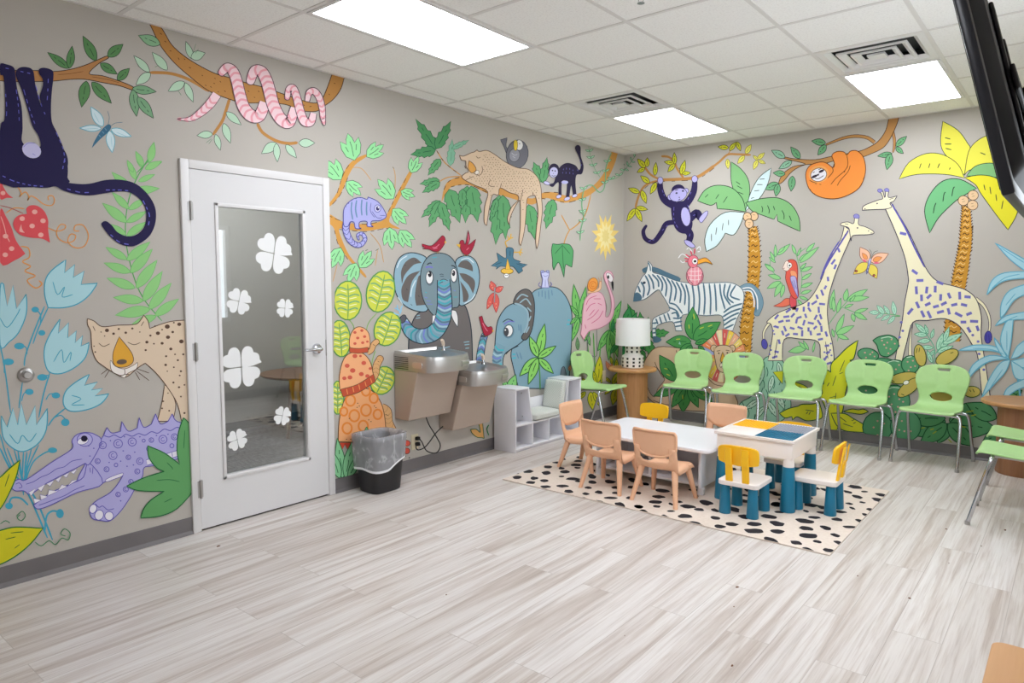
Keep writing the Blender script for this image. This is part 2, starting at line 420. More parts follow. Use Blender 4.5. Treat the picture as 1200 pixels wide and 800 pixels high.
def louvre_vent(x0, x1, y0, y1, label):
    cx, cy = (x0 + x1) / 2, (y0 + y1) / 2
    t_ = empty('ceiling_vent', (cx, cy, H), 0, label, 'air vent', 'square ceiling air vents')
    h = (x1 - x0) / 2 - .013
    def ring(mb, o, zo, i, zi, lip=0):
        for sg in range(4):
            a = sg * PI / 2; cs, sn = math.cos(a), math.sin(a)
            rot = lambda p: (p[0] * cs - p[1] * sn, p[0] * sn + p[1] * cs, p[2])
            mb.add([rot(p) for p in ((-o, -o, zo), (o, -o, zo), (i, -i, zi), (-i, -i, zi))], [(0, 1, 2, 3)])
            mb.add([rot(p) for p in ((-o, -o, zo + .003), (o, -o, zo + .003), (i, -i, zi + .003), (-i, -i, zi + .003))], [(0, 1, 2, 3)])
            if lip:
                q = o + lip
                mb.add([rot(p) for p in ((-q, -q, zo), (q, -q, zo), (o, -o, zo), (-o, -o, zo))], [(0, 1, 2, 3)])
                mb.add([rot(p) for p in ((-q, -q, zo), (q, -q, zo), (q, -q, zo + .011), (-q, -q, zo + .011))], [(0, 1, 2, 3)])
            else: mb.add([rot(p) for p in ((-o, -o, zo), (o, -o, zo), (o, -o, zo + .003), (-o, -o, zo + .003))], [(0, 1, 2, 3)])
    mb = MB(); ring(mb, h, -.002, h - .04, -.002); mb.build('vent_frame', M['white_trim'], t_)
    mb = MB()                                                    # nested sloping cones of a square diffuser
    ring(mb, h - .038, -.003, h - .066, .018)
    ring(mb, h - .112, -.008, h - .138, .012, .014)
    ring(mb, h - .180, -.010, h - .206, .010, .014)
    mb.box((-.05, -.05, -.010), (.05, .05, .002))
    mb.build('louvres', M['white_trim'], t_)
    mb = MB(); e = h - .004
    mb.box((-e, -e, .07), (e, e, .08))
    for a, b_ in (((-e, -e), (e, -e + .004)), ((-e, e - .004), (e, e)), ((-e, -e + .004), (-e + .004, e - .004)), ((e - .004, -e + .004), (e, e - .004))): mb.box((a[0], a[1], .002), (b_[0], b_[1], .07))
    mb.build('duct_box', M['duct'], t_)
    return t_
M['duct'] = mat('dark_duct_metal', '#3a3d42', .6)
ceil_light(.78, 1.39, -4.69, -3.47, 'long lit ceiling panel nearest to the door wall and above the white door', M['diffuser'])
ceil_light(.78, 1.39, -1.64, -.42, 'lit ceiling panel beside a square vent over the corner with the lamp', M['diffuser'])
ceil_light(2.61, 3.22, -1.64, -.42, 'lit ceiling panel beside a square vent over the row of green chairs, by the television', M['diffuser'])
ceil_light(2.61, 3.22, -7.74, -6.52, 'lit ceiling panel behind the camera', M['diffuser'])
ceil_light(2.61, 3.22, -4.69, -3.47, 'lit ceiling panel over the open floor, outside the photo', M['diffuser'])
M['added_office_diffuser'] = emis('added_office_diffuser', '#f4f7ff', LIGHT * 1.7)  # for an unseen panel, added so the office behind the glass is lit
ceil_light(-1.7, -1.1, -4.2, -2.98, 'unseen ceiling panel added to light the room behind the glass door', M['added_office_diffuser'], 'added office light')
louvre_vent(.78, 1.39, -2.25, -1.64, 'square white ceiling vent with nested louvres beside the light in the mural corner')
louvre_vent(2.61, 3.22, -2.25, -1.64, 'square white ceiling vent with nested louvres beside the light near the television')
p = (2.252, -3.771)
t_ = empty('ceiling_sprinkler', (p[0], p[1], H), 0, 'small metal fire sprinkler head on the ceiling between the light panels', 'sprinkler')
MB().lathe([(.036, 0), (.034, -.004), (.012, -.012), (.01, -.03), (.006, -.032), (.0, -.032)], 20).build('escutcheon', M['white_trim'], t_)
mb = MB(); mb.tube([(-.012, 0, -.028), (-.014, 0, -.045), (-.004, 0, -.056)], .002, 6); mb.tube([(.012, 0, -.028), (.014, 0, -.045), (.004, 0, -.056)], .002, 6); mb.lathe([(0, -.054), (.018, -.056), (.018, -.058), (0, -.058)], 14)
mb.build('deflector', M['chrome'], t_)
def _bl(x0, y0, s, L): return [(x0 + a / s, y0 + b / s, w / s, h / s) for a, b, w, h in L]
BLOTS = _bl(580, 530, 6, [(474, 46, 48, 16), (440, 71, 68, 14), (373, 101, 56, 20), (232, 133, 74, 22), (157, 147, 26, 8), (157, 176, 66, 22), (275, 181, 54, 22), (254, 212, 66, 20), (362, 143, 64, 26), (348, 199, 58, 20), (354, 241, 72, 20), (384, 271, 26, 20), (475, 236, 88, 20), (468, 112, 44, 18), (492, 136, 64, 24), (469, 169, 40, 12), (548, 186, 92, 22), (590, 203, 52, 14), (519, 273, 64, 22), (545, 307, 24, 18), (568, 88, 76, 18), (578, 108, 44, 14), (586, 60, 60, 14), (592, 34, 44, 14), (687, 209, 58, 24), (655, 248, 48, 18), (681, 168, 54, 30), (685, 128, 40, 20), (639, 290, 46, 18), (731, 280, 52, 24), (629, 327, 46, 26), (726, 351, 66, 30), (811, 206, 74, 26), (795, 160, 30, 16), (850, 247, 66, 20), (848, 285, 50, 16), (818, 320, 92, 18), (877, 371, 66, 40), (948, 320, 56, 20), (970, 244, 76, 22), (1005, 284, 44, 18), (970, 195, 60, 30), (1012, 382, 60, 24), (1048, 420, 64, 34), (1060, 222, 50, 20)])
BLOTS += _bl(740, 560, 6.667, [(240, 98, 116, 28), (211, 146, 100, 26), (187, 187, 96, 26), (198, 222, 58, 20), (340, 138, 50, 26), (308, 203, 32, 20), (57, 224, 66, 26), (97, 266, 70, 36), (309, 259, 66, 14), (259, 303, 54, 36), (440, 222, 116, 32), (370, 185, 60, 18), (527, 246, 70, 24), (578, 190, 102, 42), (416, 298, 112, 30), (500, 360, 98, 42), (655, 311, 78, 26), (652, 251, 52, 28), (797, 245, 84, 40), (690, 378, 94, 28), (786, 361, 92, 30), (885, 180, 84, 28), (905, 96, 40, 22), (880, 302, 92, 34), (1070, 301, 120, 32), (957, 359, 106, 28), (954, 414, 150, 34), (1000, 152, 40, 22), (1136, 127, 64, 22), (1140, 208, 100, 34), (1150, 265, 76, 16), (1135, 355, 104, 44), (1141, 416, 104, 32), (1087, 488, 92, 50), (760, 82, 40, 18), (1170, 168, 44, 16), (480, 92, 70, 20), (510, 140, 30, 12), (110, 46, 40, 20), (60, 117, 30, 20), (340, 78, 50, 20)])
BLOTS += _bl(880, 550, 6.667, [(255, 125, 36, 24), (225, 43, 18, 8), (245, 87, 50, 12), (160, 105, 36, 14), (203, 194, 62, 26), (258, 168, 30, 20), (210, 270, 96, 32), (240, 235, 40, 16), (430, 325, 40, 18), (470, 278, 108, 26), (573, 158, 44, 24), (550, 336, 70, 20), (497, 375, 86, 20), (675, 391, 82, 26), (700, 330, 80, 22), (417, 402, 134, 34), (430, 460, 110, 30), (585, 455, 74, 32), (450, 516, 144, 34), (355, 571, 84, 30), (521, 563, 62, 24), (442, 630, 92, 42), (606, 631, 80, 28), (684, 571, 58, 28), (659, 513, 64, 26), (771, 449, 112, 18), (851, 402, 58, 24), (897, 354, 52, 22), (935, 314, 60, 24), (790, 302, 34, 20), (767, 266, 54, 14), (871, 257, 42, 14), (832, 213, 68, 26), (996, 237, 80, 34), (1020, 198, 86, 22), (888, 173, 58, 12), (758, 176, 56, 22), (815, 136, 102, 26)])
_r = random.Random(11)
for _i in range(6):
    for _j in range(4):
        _p = (1.0 + _i * .33 + _r.uniform(-.09, .09), -2.2 + _j * .2 + _r.uniform(-.06, .06))
        _v = Vector((_p[0] - CX, _p[1] - CY, .009 - CZ)); _w = _v.dot(CF)
        BLOTS.append((PPX + FPX * _v.dot(CS) / _w, PPY - FPX * _v.dot(CU) / _w, _r.uniform(8, 13), _r.uniform(2.6, 4.2)))
# ------------------------------------------------------------------ green school chairs
def green_shell():
    # side profile by arc length: (s, y, z); seat front at s=0
    prof = [(-.228, .425), (-.222, .441), (-.20, .449), (-.15, .446), (-.05, .437), (.05, .432), (.11, .437), (.148, .457), (.166, .49), (.178, .54), (.192, .60), (.207, .66), (.222, .72), (.238, .785)]
    pc = catmull(prof, 6); S = [0.]
    for a, b in zip(pc, pc[1:]): S.append(S[-1] + math.dist(a, b))
    tot = S[-1]
    def at(t):
        t = max(0, min(tot - 1e-6, t))
        for i in range(len(S) - 1):
            if S[i + 1] >= t:
                k = (t - S[i]) / (S[i + 1] - S[i]); return [pc[i][j] + (pc[i + 1][j] - pc[i][j]) * k for j in (0, 1)]
    def fmap(x, t):
        y, z = at(t); back = max(0, min(1, (t - .40) / .12)); seat = 1 - back
        w = (x / .23) ** 2
        y -= back * .035 * w                                     # the back wraps round the sitter
        z += seat * (.010 * w - .012 * (max(0, abs(x) - .17) / .05) ** 2) - seat * .010 * math.cos(min(1, abs(x) / .2) * PI / 2) * math.sin(min(1, t / .4) * PI)
        pan = back * max(0, min(1, (t - .52) / .05))             # raised panel lines either side of the spine
        y -= pan * .008 * max(0, min(1, (abs(x) - (.040 + .055 * ((t - .58) / .18) ** 2)) / .010))
        return (x, y, z)
    half = [(.205, .0), (.222, .02), (.224, .08), (.216, .2), (.206, .32), (.196, .40), (.186, .46), (.192, .52), (.212, .59), (.224, .645), (.223, .69), (.207, .732), (.175, .762), (.125, .780), (.06, .788)]
    k = tot / .792
    half = [(a * .87, b * k) for a, b in catmull(half, 4)]
    out = half + [(-a, b) for a, b in reversed(half)]
    hole = ellipse(0, .497 * k, .082, .038, 28)
    slot = rrect(-.045, .730 * k, .045, .753 * k, .010, 4)
    return sheet(out, [hole, slot], fmap, -.011, .0115)
def green_chair():
    t = empty('school_chair', (0, 0, 0))
    green_shell().build('seat_shell', M['green'], t, auto=False)
    for x, y, fy in ((-1, -1, -.245), (1, -1, -.245), (1, 1, .235), (-1, 1, .235)):
        yt = -.145 if y < 0 else .085
        zt = .418 if y < 0 else .408
        p = catmull([(x * .235, fy, .012), (x * .226, yt + (fy - yt) * .28, .30), (x * .218, yt + (fy - yt) * .06, .385), (x * .205, yt, zt - .004), (x * .18, yt, zt), (x * .06, yt, zt), (0, yt, zt)], 5)
        l = MB().tube(p, .0128, 10).build('leg', M['chrome'], t)
        g = MB(); g.lathe([(.0135, 0), (.0145, .004), (.0145, .02), (.012, .026)], 14, (x * .2355, fy - .0005, 0)); g.build('foot_glide', M['steel'], l)
    for x in (-.12, .12): MB().tube([(x, -.145, .420), (x, .085, .410)], .009, 8).build('under_seat_bar', M['steel'], t)
    return t
gc = green_chair()
spots = [(.28, -.97, 90, 'green plastic school chair against the door wall, left of the lamp table'),
         (.93, -.285, 10, 'green plastic school chair in the row, beside the lamp table'),
         (1.455, -.315, 8, 'green plastic school chair in the row, in front of the painted lion'),
         (2.005, -.285, 0, 'green plastic school chair in the row, under the smaller painted giraffe'),
         (2.53, -.275, -5, 'green plastic school chair in the row, before the painted polka-dot cactus'),
         (3.085, -.31, -7, 'green plastic school chair ending the row beside the brown drum table'),
         (3.745, -1.68, -90, 'nearer of the two green school chairs at the right edge, facing the rug'),
         (3.745, -1.07, -90, 'farther of the two green school chairs at the right edge, near the drum table')]
for i, (x, y, r, lb) in enumerate(spots):
    c = gc if i == 0 else copy_tree(gc)
    c.location = (x, y, 0); c.rotation_euler.z = R(r); tag(c, lb, 'chair', 'green school chairs along the walls')

# ------------------------------------------------------------------ wooden drum tables, lamp
def drum_table(x, y, label, m_side, m_top, rt, rp, h):
    t = empty('drum_table', (x, y, 0), 0, label, 'side table', 'wooden drum side tables')
    MB().lathe([(0, h - .034), (rt - .012, h - .034), (rt, h - .026), (rt, h - .008), (rt - .008, h), (0, h)], 56).build('table_top', m_top, t)
    mb = MB(); n = 96; ring = []
    prof = [(rp - .004, 0), (rp, .012), (rp, h - .0345)]
    vs = []
    for r, z in prof:
        for i in range(n): a = 2 * PI * i / n; rr = r - (.003 if i % 6 == 0 else 0); vs.append((rr * math.cos(a), rr * math.sin(a), z))
    mb.add(vs, [(j * n + i, j * n + (i + 1) % n, (j + 1) * n + (i + 1) % n, (j + 1) * n + i) for j in range(2) for i in range(n)], 0, True)
    mb.build('drum_base', m_side, t, auto=False); return t
drum_table(.30, -.30, 'round oak drum table in the mural corner with the white lamp on it', M['oak'], M['oak_top'], .255, .163, .565)
drum_table(3.67, -.30, 'round brown wooden drum table at the right edge, behind the green seats', M['walnut'], M['walnut_top'], .275, .165, .565)
lamp = empty('table_lamp', (.30, -.30, .5655), 0, 'white table lamp with drum shade and black-dotted ceramic base', 'lamp')
M['ceramic'] = mat('white_ceramic', '#efece8', .3)
M['shade'] = mat('white_fabric_shade', '#f2f2f2', .8)
prof = catmull([(.105, 0), (.116, .006), (.118, .03), (.118, .10), (.112, .128), (.09, .142), (.083, .155), (.082, .20), (.082, .252)], 5)
mb = MB().lathe([(0, 0)] + prof + [(.03, .256), (0, .256)], 40)
for z, r, nn in ((.028, .1183, 11), (.066, .1183, 11), (.104, .1178, 11), (.176, .0822, 9), (.218, .0822, 9)):
    for i in range(nn):
        a = 2 * PI * (i + .3) / nn; mm = Matrix.Rotation(a, 4, 'Z') @ Matrix.Translation((r, 0, z))
        mb.box((-.002, -.0115, -.0115), (.0012, .0115, .0115), .003, m=1, M=mm)
mb.build('lamp_base', [M['ceramic'], M['black']], lamp)['label'] = 'white ceramic base with black square dots'
sh = MB(); n = 48
for r0, r1, flip in ((.186, .176, 0), (.183, .173, 1)):
    sh.loft([[(r0 * math.cos(2 * PI * i / n), r0 * math.sin(2 * PI * i / n), .245) for i in range(n)], [(r1 * math.cos(2 * PI * i / n), r1 * math.sin(2 * PI * i / n), .525) for i in range(n)]], 0, True, False, False)
sh.build('lamp_shade', M['shade'], lamp, auto=False)
mb = MB(); mb.tube([(0, 0, .25), (0, 0, .36)], .008, 10); mb.lathe([(.0, .36), (.022, .365), (.032, .40), (.02, .44), (0, .445)], 16)
for a in (0, 2 * PI / 3, 4 * PI / 3): mb.tube([(0, 0, .512), (.173 * math.cos(a), .173 * math.sin(a), .512)], .002, 6)
mb.tube([(0, 0, .44), (0, 0, .53)], .003, 6)
mb.build('lamp_fitting', M['steel'], lamp)

# ------------------------------------------------------------------ rug
RX0, RX1, RY0, RY1 = .70, 2.995, -2.975, -1.47
bl_ = MB(); bl_.box((RX0, RY0, .0003), (RX1, RY1, .009), .003)
M['rug'] = grained('cream_rug', '#e8dacd', '#e0d1c3', nscale=60, rough=.95, bmp=.2)
M['blot'] = mat('black_rug_blot', '#1f1b22', .95)
rnd = random.Random(3)
def blot(px, py, w, h):
    c = atZ(px, py, .009)
    k = (c - Vector((CX, CY, CZ))).dot(CF) / FPX; sn = -(c - Vector((CX, CY, CZ))).normalized().z
    rx, ry = w * k / 2, h * k / sn / 2
    ux = Vector((CS.x, CS.y, 0)).normalized(); uy = Vector((-ux.y, ux.x, 0))
    pts = []
    for i in range(11):
        a = 2 * PI * i / 11; q = 1 + rnd.uniform(-.16, .16)
        p = c + ux * rx * q * math.cos(a) + uy * ry * q * math.sin(a)
        pts.append((min(max(p.x, RX0 + .001), RX1 - .001), min(max(p.y, RY0 + .001), RY1 - .001)))
    pts = catmull(pts, 3, True)
    bl_.add([(a, b, .0096) for a, b in pts], [list(range(len(pts)))], 1)
for B in BLOTS: blot(*B)
tag(bl_.build('rug', [M['rug'], M['blot']]), 'cream rug with black blots under the children\'s tables', 'rug')
RZ = .0105

# ------------------------------------------------------------------ white activity table
t = empty('activity_table', (1.59, -2.15, RZ), 0, 'low white children\'s table with open shelf, among peach chairs on the rug', 'table')
mb = MB(); mb.prism(rrect(-.505, -.37, .525, .345, .055), lambda u, v, d: (u, v, d), .315, .342); o = mb.build('table_top', M['white_lam'], t)
bv = o.modifiers.new('soft', 'BEVEL'); bv.width = .008; bv.segments = 2; bv.limit_method = 'ANGLE'
for x in (-.395, .425): MB().box((x - .008, -.265, .05), (x + .008, .185, .3148), .002).build('side_panel', M['white_lam'], t)
MB().box((-.386, -.26, .055), (.416, .18, .073), .002).build('shelf_board', M['white_lam'], t)
MB().box((.02, -.258, .0735), (.036, .178, .3148), .002).build('divider', M['white_lam'], t)
MB().box((-.386, .165, .0735), (.0195, .178, .3148), .002).build('back_panel', M['white_lam'], t)
MB().box((.0365, .165, .0735), (.416, .178, .3148), .002).build('back_panel', M['white_lam'], t)
for x in (-.395, .425):
    for y in (-.255, .165):
        mb = MB(); mb.box((x - .02, y - .02, 0), (x + .02, y + .02, .0495), .003)
        mb.build('table_foot', M['white_lam'], t)
for x in (-.395, .425): MB().tube([(x, -.278, .05), (x, -.278, .3148)], .0125, 12).build('front_post', M['white_lam'], t)

# ------------------------------------------------------------------ block table
cx, cy = 2.37, -2.155
t = empty('block_table', (cx, cy, RZ), 0, 'square white building-block table with coloured studded plates and teal legs', 'table')
hw, hd_ = .262, .275; zt = .463
mb = MB(); mb.box((-hw + .014, -hd_ + .014, zt - .125), (hw - .014, hd_ - .014, zt - .016), .008); mb.box((-hw, -hd_, zt - .018), (hw, hd_, zt - .004), .005); mb.build('table_box', M['cream_white'], t)
mb = MB()
for a, b_ in (((-hw, -hd_), (hw, -hd_ + .018)), ((-hw, hd_ - .018), (hw, hd_)), ((-hw, -hd_ + .018), (-hw + .018, hd_ - .018)), ((hw - .018, -hd_ + .018), (hw, hd_ - .018))): mb.box((a[0], a[1], zt - .005), (b_[0], b_[1], zt + .002), .002)
mb.build('rim', M['cream_white'], t)
pw, pd = hw - .0195, hd_ - .0195
for sx, sy, mm, nm in ((-1, 1, 'yellow', 'yellow studded plate'), (1, 1, 'grey_plate', 'grey studded plate'), (-1, -1, 'cream_white', 'plain white plate'), (1, -1, 'teal', 'teal studded plate')):
    mb = MB(); x0, x1 = sorted((sx * .001, sx * pw)); y0, y1 = sorted((sy * .001, sy * pd))
    mb.box((x0, y0, zt - .0038), (x1, y1, zt), .001)
    if nm[0] != 'p':
        nx, ny = 14, 15
        for i in range(nx):
            for j in range(ny):
                mb.lathe([(.0052, 0), (.0052, .0032), (.0047, .0038)], 8, (x0 + (x1 - x0) * (i + .5) / nx, y0 + (y1 - y0) * (j + .5) / ny, zt))
    mb.build('base_plate', M[mm], t, auto=nm[0] == 'p')['label'] = nm
for sx in (-1, 1):
    for sy in (-1, 1):
        x, y = sx * (hw - .045), sy * (hd_ - .045)
        l = MB().lathe([(.034, .29), (.031, zt - .12), (.031, zt - .0165)], 24, (x, y, 0)).build('leg', M['cream_white'], t)
        MB().lathe([(.046, 0), (.047, .006), (.036, .284), (.034, .2895)], 24, (x, y, 0)).build('leg_sleeve', M['teal'], l)['label'] = 'teal lower leg'

# ------------------------------------------------------------------ small stools with yellow backs
def stool():
    t = empty('kids_chair', (0, 0, 0))
    mb = MB(); mb.prism(rrect(-.128, -.15, .128, .135, .03), lambda u, v, d: (u, v, d), .187, .218); o = mb.build('seat', M['cream_white'], t)
    b = o.modifiers.new('soft', 'BEVEL'); b.width = .006; b.segments = 2; b.limit_method = 'ANGLE'
    for x in (-1, 1):
        for y in (-.105, .095): MB().lathe([(.036, 0), (.037, .005), (.028, .1865)], 22, (x * .088, y, 0)).build('leg', M['teal'], t)
    def fm(x, z): return (x, .118 + (z - .22) * .12 - .9 * x * x, z)
    half = [(.118, .335), (.128, .35), (.130, .40), (.124, .428), (.10, .440), (.05, .447)]
    half = [(.0, .322), (.06, .325)] + half
    h2 = catmull(half, 3); out = h2 + [(-a, b_) for a, b_ in reversed(h2) if a > 1e-4]
    p = sheet(out, [], fm, .016, .03).build('backrest', M['yellow'], t)
    for x in (-.052, .052):
        mb = MB(); mb.loft([[(x + a, .118 + b_ + (z - .22) * .12 - .9 * x * x, z) for a, b_ in ((-.021, .0165), (.021, .0165), (.021, .002), (-.021, .002))] for z in (.2185, .325)], 0, False)
        mb.loft([[(x + a, .118 + (z - .22) * .12 - .9 * (x + a) ** 2 + b_, z) for a, b_ in ((-.024, .0165), (-.019, .0225), (.019, .0225), (.024, .0165))] for z in (.326, .434)], 0, False)
        mb.build('back_post', M['yellow'], p)
    return t
st = stool()
# local front is -Y; the near one faces the table (+Y)
for i, (x, y, r, lb) in enumerate([(2.375, -2.565, 180, 'small white chair with yellow back in front of the block table, seen from behind'),
                                   (2.722, -2.2, -90, 'small white chair with yellow back at the right end of the block table'),
                                   (2.41, -1.83, 0, 'small white chair with yellow back mostly hidden behind the block table'),
                                   (1.25, -1.75, 0, 'small chair with yellow back beyond the far edge of the low white table')]):
    c = st if i == 0 else copy_tree(st)
    c.location = (x, y, RZ); c.rotation_euler.z = R(r); tag(c, lb, 'chair', 'small chairs with yellow backs')

# ------------------------------------------------------------------ peach children's chairs
def peach_chair():
    t = empty('kids_chair', (0, 0, 0))
    prof = catmull([(-.165, .218), (-.16, .238), (-.135, .252), (-.05, .247), (.05, .243), (.105, .250), (.132, .285), (.145, .33), (.158, .40), (.172, .495)], 6); S = [0.]
    for a, b in zip(prof, prof[1:]): S.append(S[-1] + math.dist(a, b))
    tot = S[-1]
    def at(q):
        q = max(0, min(tot - 1e-6, q))
        for i in range(len(S) - 1):
            if S[i + 1] >= q:
                k = (q - S[i]) / (S[i + 1] - S[i]); return [prof[i][j] + (prof[i + 1][j] - prof[i][j]) * k for j in (0, 1)]
    def zs(z):                                                   # arc length where the profile reaches height z on the back
        for i in range(len(S) - 1, 0, -1):
            if prof[i][1] <= z: return S[i]
    def fseat(x, q):
        y, z = at(q); back = max(0, min(1, (q - .27) / .06)); w = (x / .15) ** 2
        return (x, y - back * .022 * w, z - (1 - back) * .010 * (1 - w) - (1 - back) * .028 * max(0, (abs(x) - .115) / .03) ** 2)
    k0 = zs(.30)
    half = [(.125, 0), (.142, .015), (.148, .06), (.150, .2), (.150, k0 - .02), (.152, k0 + .02), (.150, k0 + .09)]
    h2 = catmull(half, 3)
    # seat with two uprights: the gap under the back panel stays open
    gap = zs(.290)
    out = h2 + [(.112, k0 + .09), (.110, gap + .02), (.09, gap), (0, gap - .006), (-.09, gap), (-.110, gap + .02), (-.112, k0 + .09)] + [(-a, b) for a, b in reversed(h2)]
    seat = sheet(out, [], fseat, -.013, .02).build('seat', M['peach'], t, auto=False)
    # back panel with a turned rim
    zb, ze = zs(.35), tot
    half = [(0, zb - .018), (.06, zb - .014), (.11, zb + .006), (.143, zb + .03), (.150, zb + .05), (.154, ze - .03), (.148, ze - .008), (.13, ze), (.0, ze + .0)]
    h2 = catmull(half, 4)
    out = h2 + [(-a, b) for a, b in reversed(h2) if a > 1e-4]
    def fb(x, q):
        y, z = at(q); return (x, y - .004 - .022 * (x / .15) ** 2, z)
    bk = sheet(out, [], fb, -.011, .022).build('backrest', M['peach'], t, auto=False)
    rim = [fb(a, b) for a, b in out]
    MB().tube([(p[0], p[1] + .010, p[2]) for p in rim], .0085, 8, closed=True).build('back_rim', M['peach'], bk, auto=False)
    for x in (-1, 1):
        for y0, y1 in ((-.155, -.095), (.155, .085)):
            a = Vector((x * .160, y0, .0)); b = Vector((x * .118, y1, .236))
            rings = []
            for k in range(7):
                f = k / 6; c = a.lerp(b, f); rx, ry = .0145 + .007 * f, .0165 + .010 * f
                rings.append([(c.x + rx * math.cos(q), c.y + ry * math.sin(q), c.z) for q in (2 * PI * i / 16 for i in range(16))])
            MB().loft(rings).build('leg', M['peach'], t)
    return t
pc_ = peach_chair()
for i, (x, y, r, lb) in enumerate([(1.435, -2.635, 180, 'left of two peach children\'s chairs seen from behind at the low white table'),
                                   (1.86, -2.655, 180, 'right of two peach children\'s chairs seen from behind at the low white table'),
                                   (.985, -2.265, 90, 'peach children\'s chair at the left end of the low white table, near the bookcase'),
                                   (1.86, -1.745, 0, 'peach children\'s chair beyond the low white table, only its back showing')]):
    c = pc_ if i == 0 else copy_tree(pc_)
    c.location = (x, y, RZ); c.rotation_euler.z = R(r); tag(c, lb, 'chair', 'peach children\'s chairs')
# ------------------------------------------------------------------ white reading-nook bookcase
t = empty('bookcase_bench', (0, 0, 0), 0, 'white cubby bookcase with a cushioned seat in the middle, along the mural wall', 'bookcase')
Y0, Y1, D, HT, ZS = -2.282, -1.262, .272, .56, .24; X0 = .03; th = .015
def board(name, a, b, lab=None):
    o = MB().box(a, b, .0015).build(name, M['white_lam'], t); return o
def slab(name, poly, f, d0, d1): return MB().prism(poly, f, d0, d1).build(name, M['white_lam'], t)
board('side_panel', (X0, Y0, 0), (D, Y0 + th, HT - th)); board('side_panel', (X0, Y1 - th, 0), (D, Y1, HT - th))
board('bottom_board', (X0, Y0 + th, .02), (D, Y1 - th, .035)); board('plinth', (D - .03, Y0 + th, 0), (D - .015, Y1 - th, .0198))
board('seat_board', (X0, Y0 + th, ZS - th), (D, Y1 - th, ZS))
LI, RI = -2.033, -1.535                                          # inner faces of the two towers at seat height
q = .055
slab('inner_panel', [(LI, ZS), (LI - q, HT - th), (LI - q - th, HT - th), (LI - th, ZS)], lambda u, v, d: (d, u, v), X0, D)
slab('inner_panel', [(RI, ZS), (RI + q, HT - th), (RI + q + th, HT - th), (RI + th, ZS)], lambda u, v, d: (d, u, v), X0, D)
board('top_board', (X0, Y0, HT - th), (D, LI - q + .002, HT)); board('top_board', (X0, RI + q - .002, HT - th), (D, Y1, HT))
for y in (LI, (LI + RI) / 2 + .0, RI): board('divider', (X0, y - th / 2, .035), (D, y + th / 2, ZS - th))
board('back_panel', (X0, Y0 + th, .035), (X0 + .005, Y1 - th, ZS - th))
board('back_panel', (X0, Y0 + th, ZS), (X0 + .005, LI - th - .05, HT - th)); board('back_panel', (X0, RI + th + .05, ZS), (X0 + .005, Y1 - th, HT - th))
board('seat_back', (X0, LI + .005, ZS), (X0 + .012, RI - .005, .40))
mb = MB()
for y, z in ((LI - .045, .50), (LI - .03, .29), (RI + .06, .52), (RI + .05, .30)): mb.lathe([(0, 0), (.006, 0), (.006, .001), (0, .0012)], 12, M=Matrix.Translation((.2, y - .028, z)) @ Matrix.Rotation(PI / 2, 4, 'X'))
mb.build('screw_cap', M['steel'], t)
M['cushion'] = mat('pale_woven_fabric', '#d3d5ce', .95); T, N, L, b = nt(M['cushion'])
v = mapping(N, L, (1, 1, 1)); ck = N.new('ShaderNodeTexChecker'); ck.inputs['Scale'].default_value = 90; L.new(v, ck.inputs['Vector'])
ck.inputs['Color1'].default_value = lin('#dcddd7'); ck.inputs['Color2'].default_value = lin('#c2c6be'); nn = noise(N, L, v, 160, 2)
L.new(mix(N, L, ck.outputs['Color'], '#d6d8d2', .45), b.inputs['Base Color']); bump(N, L, b, nn.outputs['Fac'], .3, .002)
def cushion(name, c, size, rot, label):
    bm = bmesh.new(); bmesh.ops.create_cube(bm, size=1); bmesh.ops.subdivide_edges(bm, edges=bm.edges[:], cuts=9, use_grid_fill=True)
    for v in bm.verts:
        x, y, z = v.co * 2; e = 1 - max(abs(x), abs(y)) ** 6
        s = 1 - .06 * (x * x) * (y * y)
        v.co = Vector((x / 2 * size[0] * s, y / 2 * size[1] * s, z / 2 * size[2] * (.55 + .45 * e)))
    o = MB().bm(bm, 0, True).build(name, M['cushion'], auto=False); o.matrix_world = Matrix.Translation(c) @ rot
    return tag(o, label, 'cushion', 'bookcase cushions')
cushion('seat_cushion', (.168, -1.815, ZS + .0375), (.25, .40, .068), Matrix.Rotation(R(2), 4, 'Y'), 'pale grey square cushion lying flat on the bookcase seat')
cushion('back_cushion', (.162, -1.556, .418), (.225, .285, .05), Matrix.Rotation(R(78), 4, 'X'), 'pale grey cushion standing against the right tower of the bookcase')

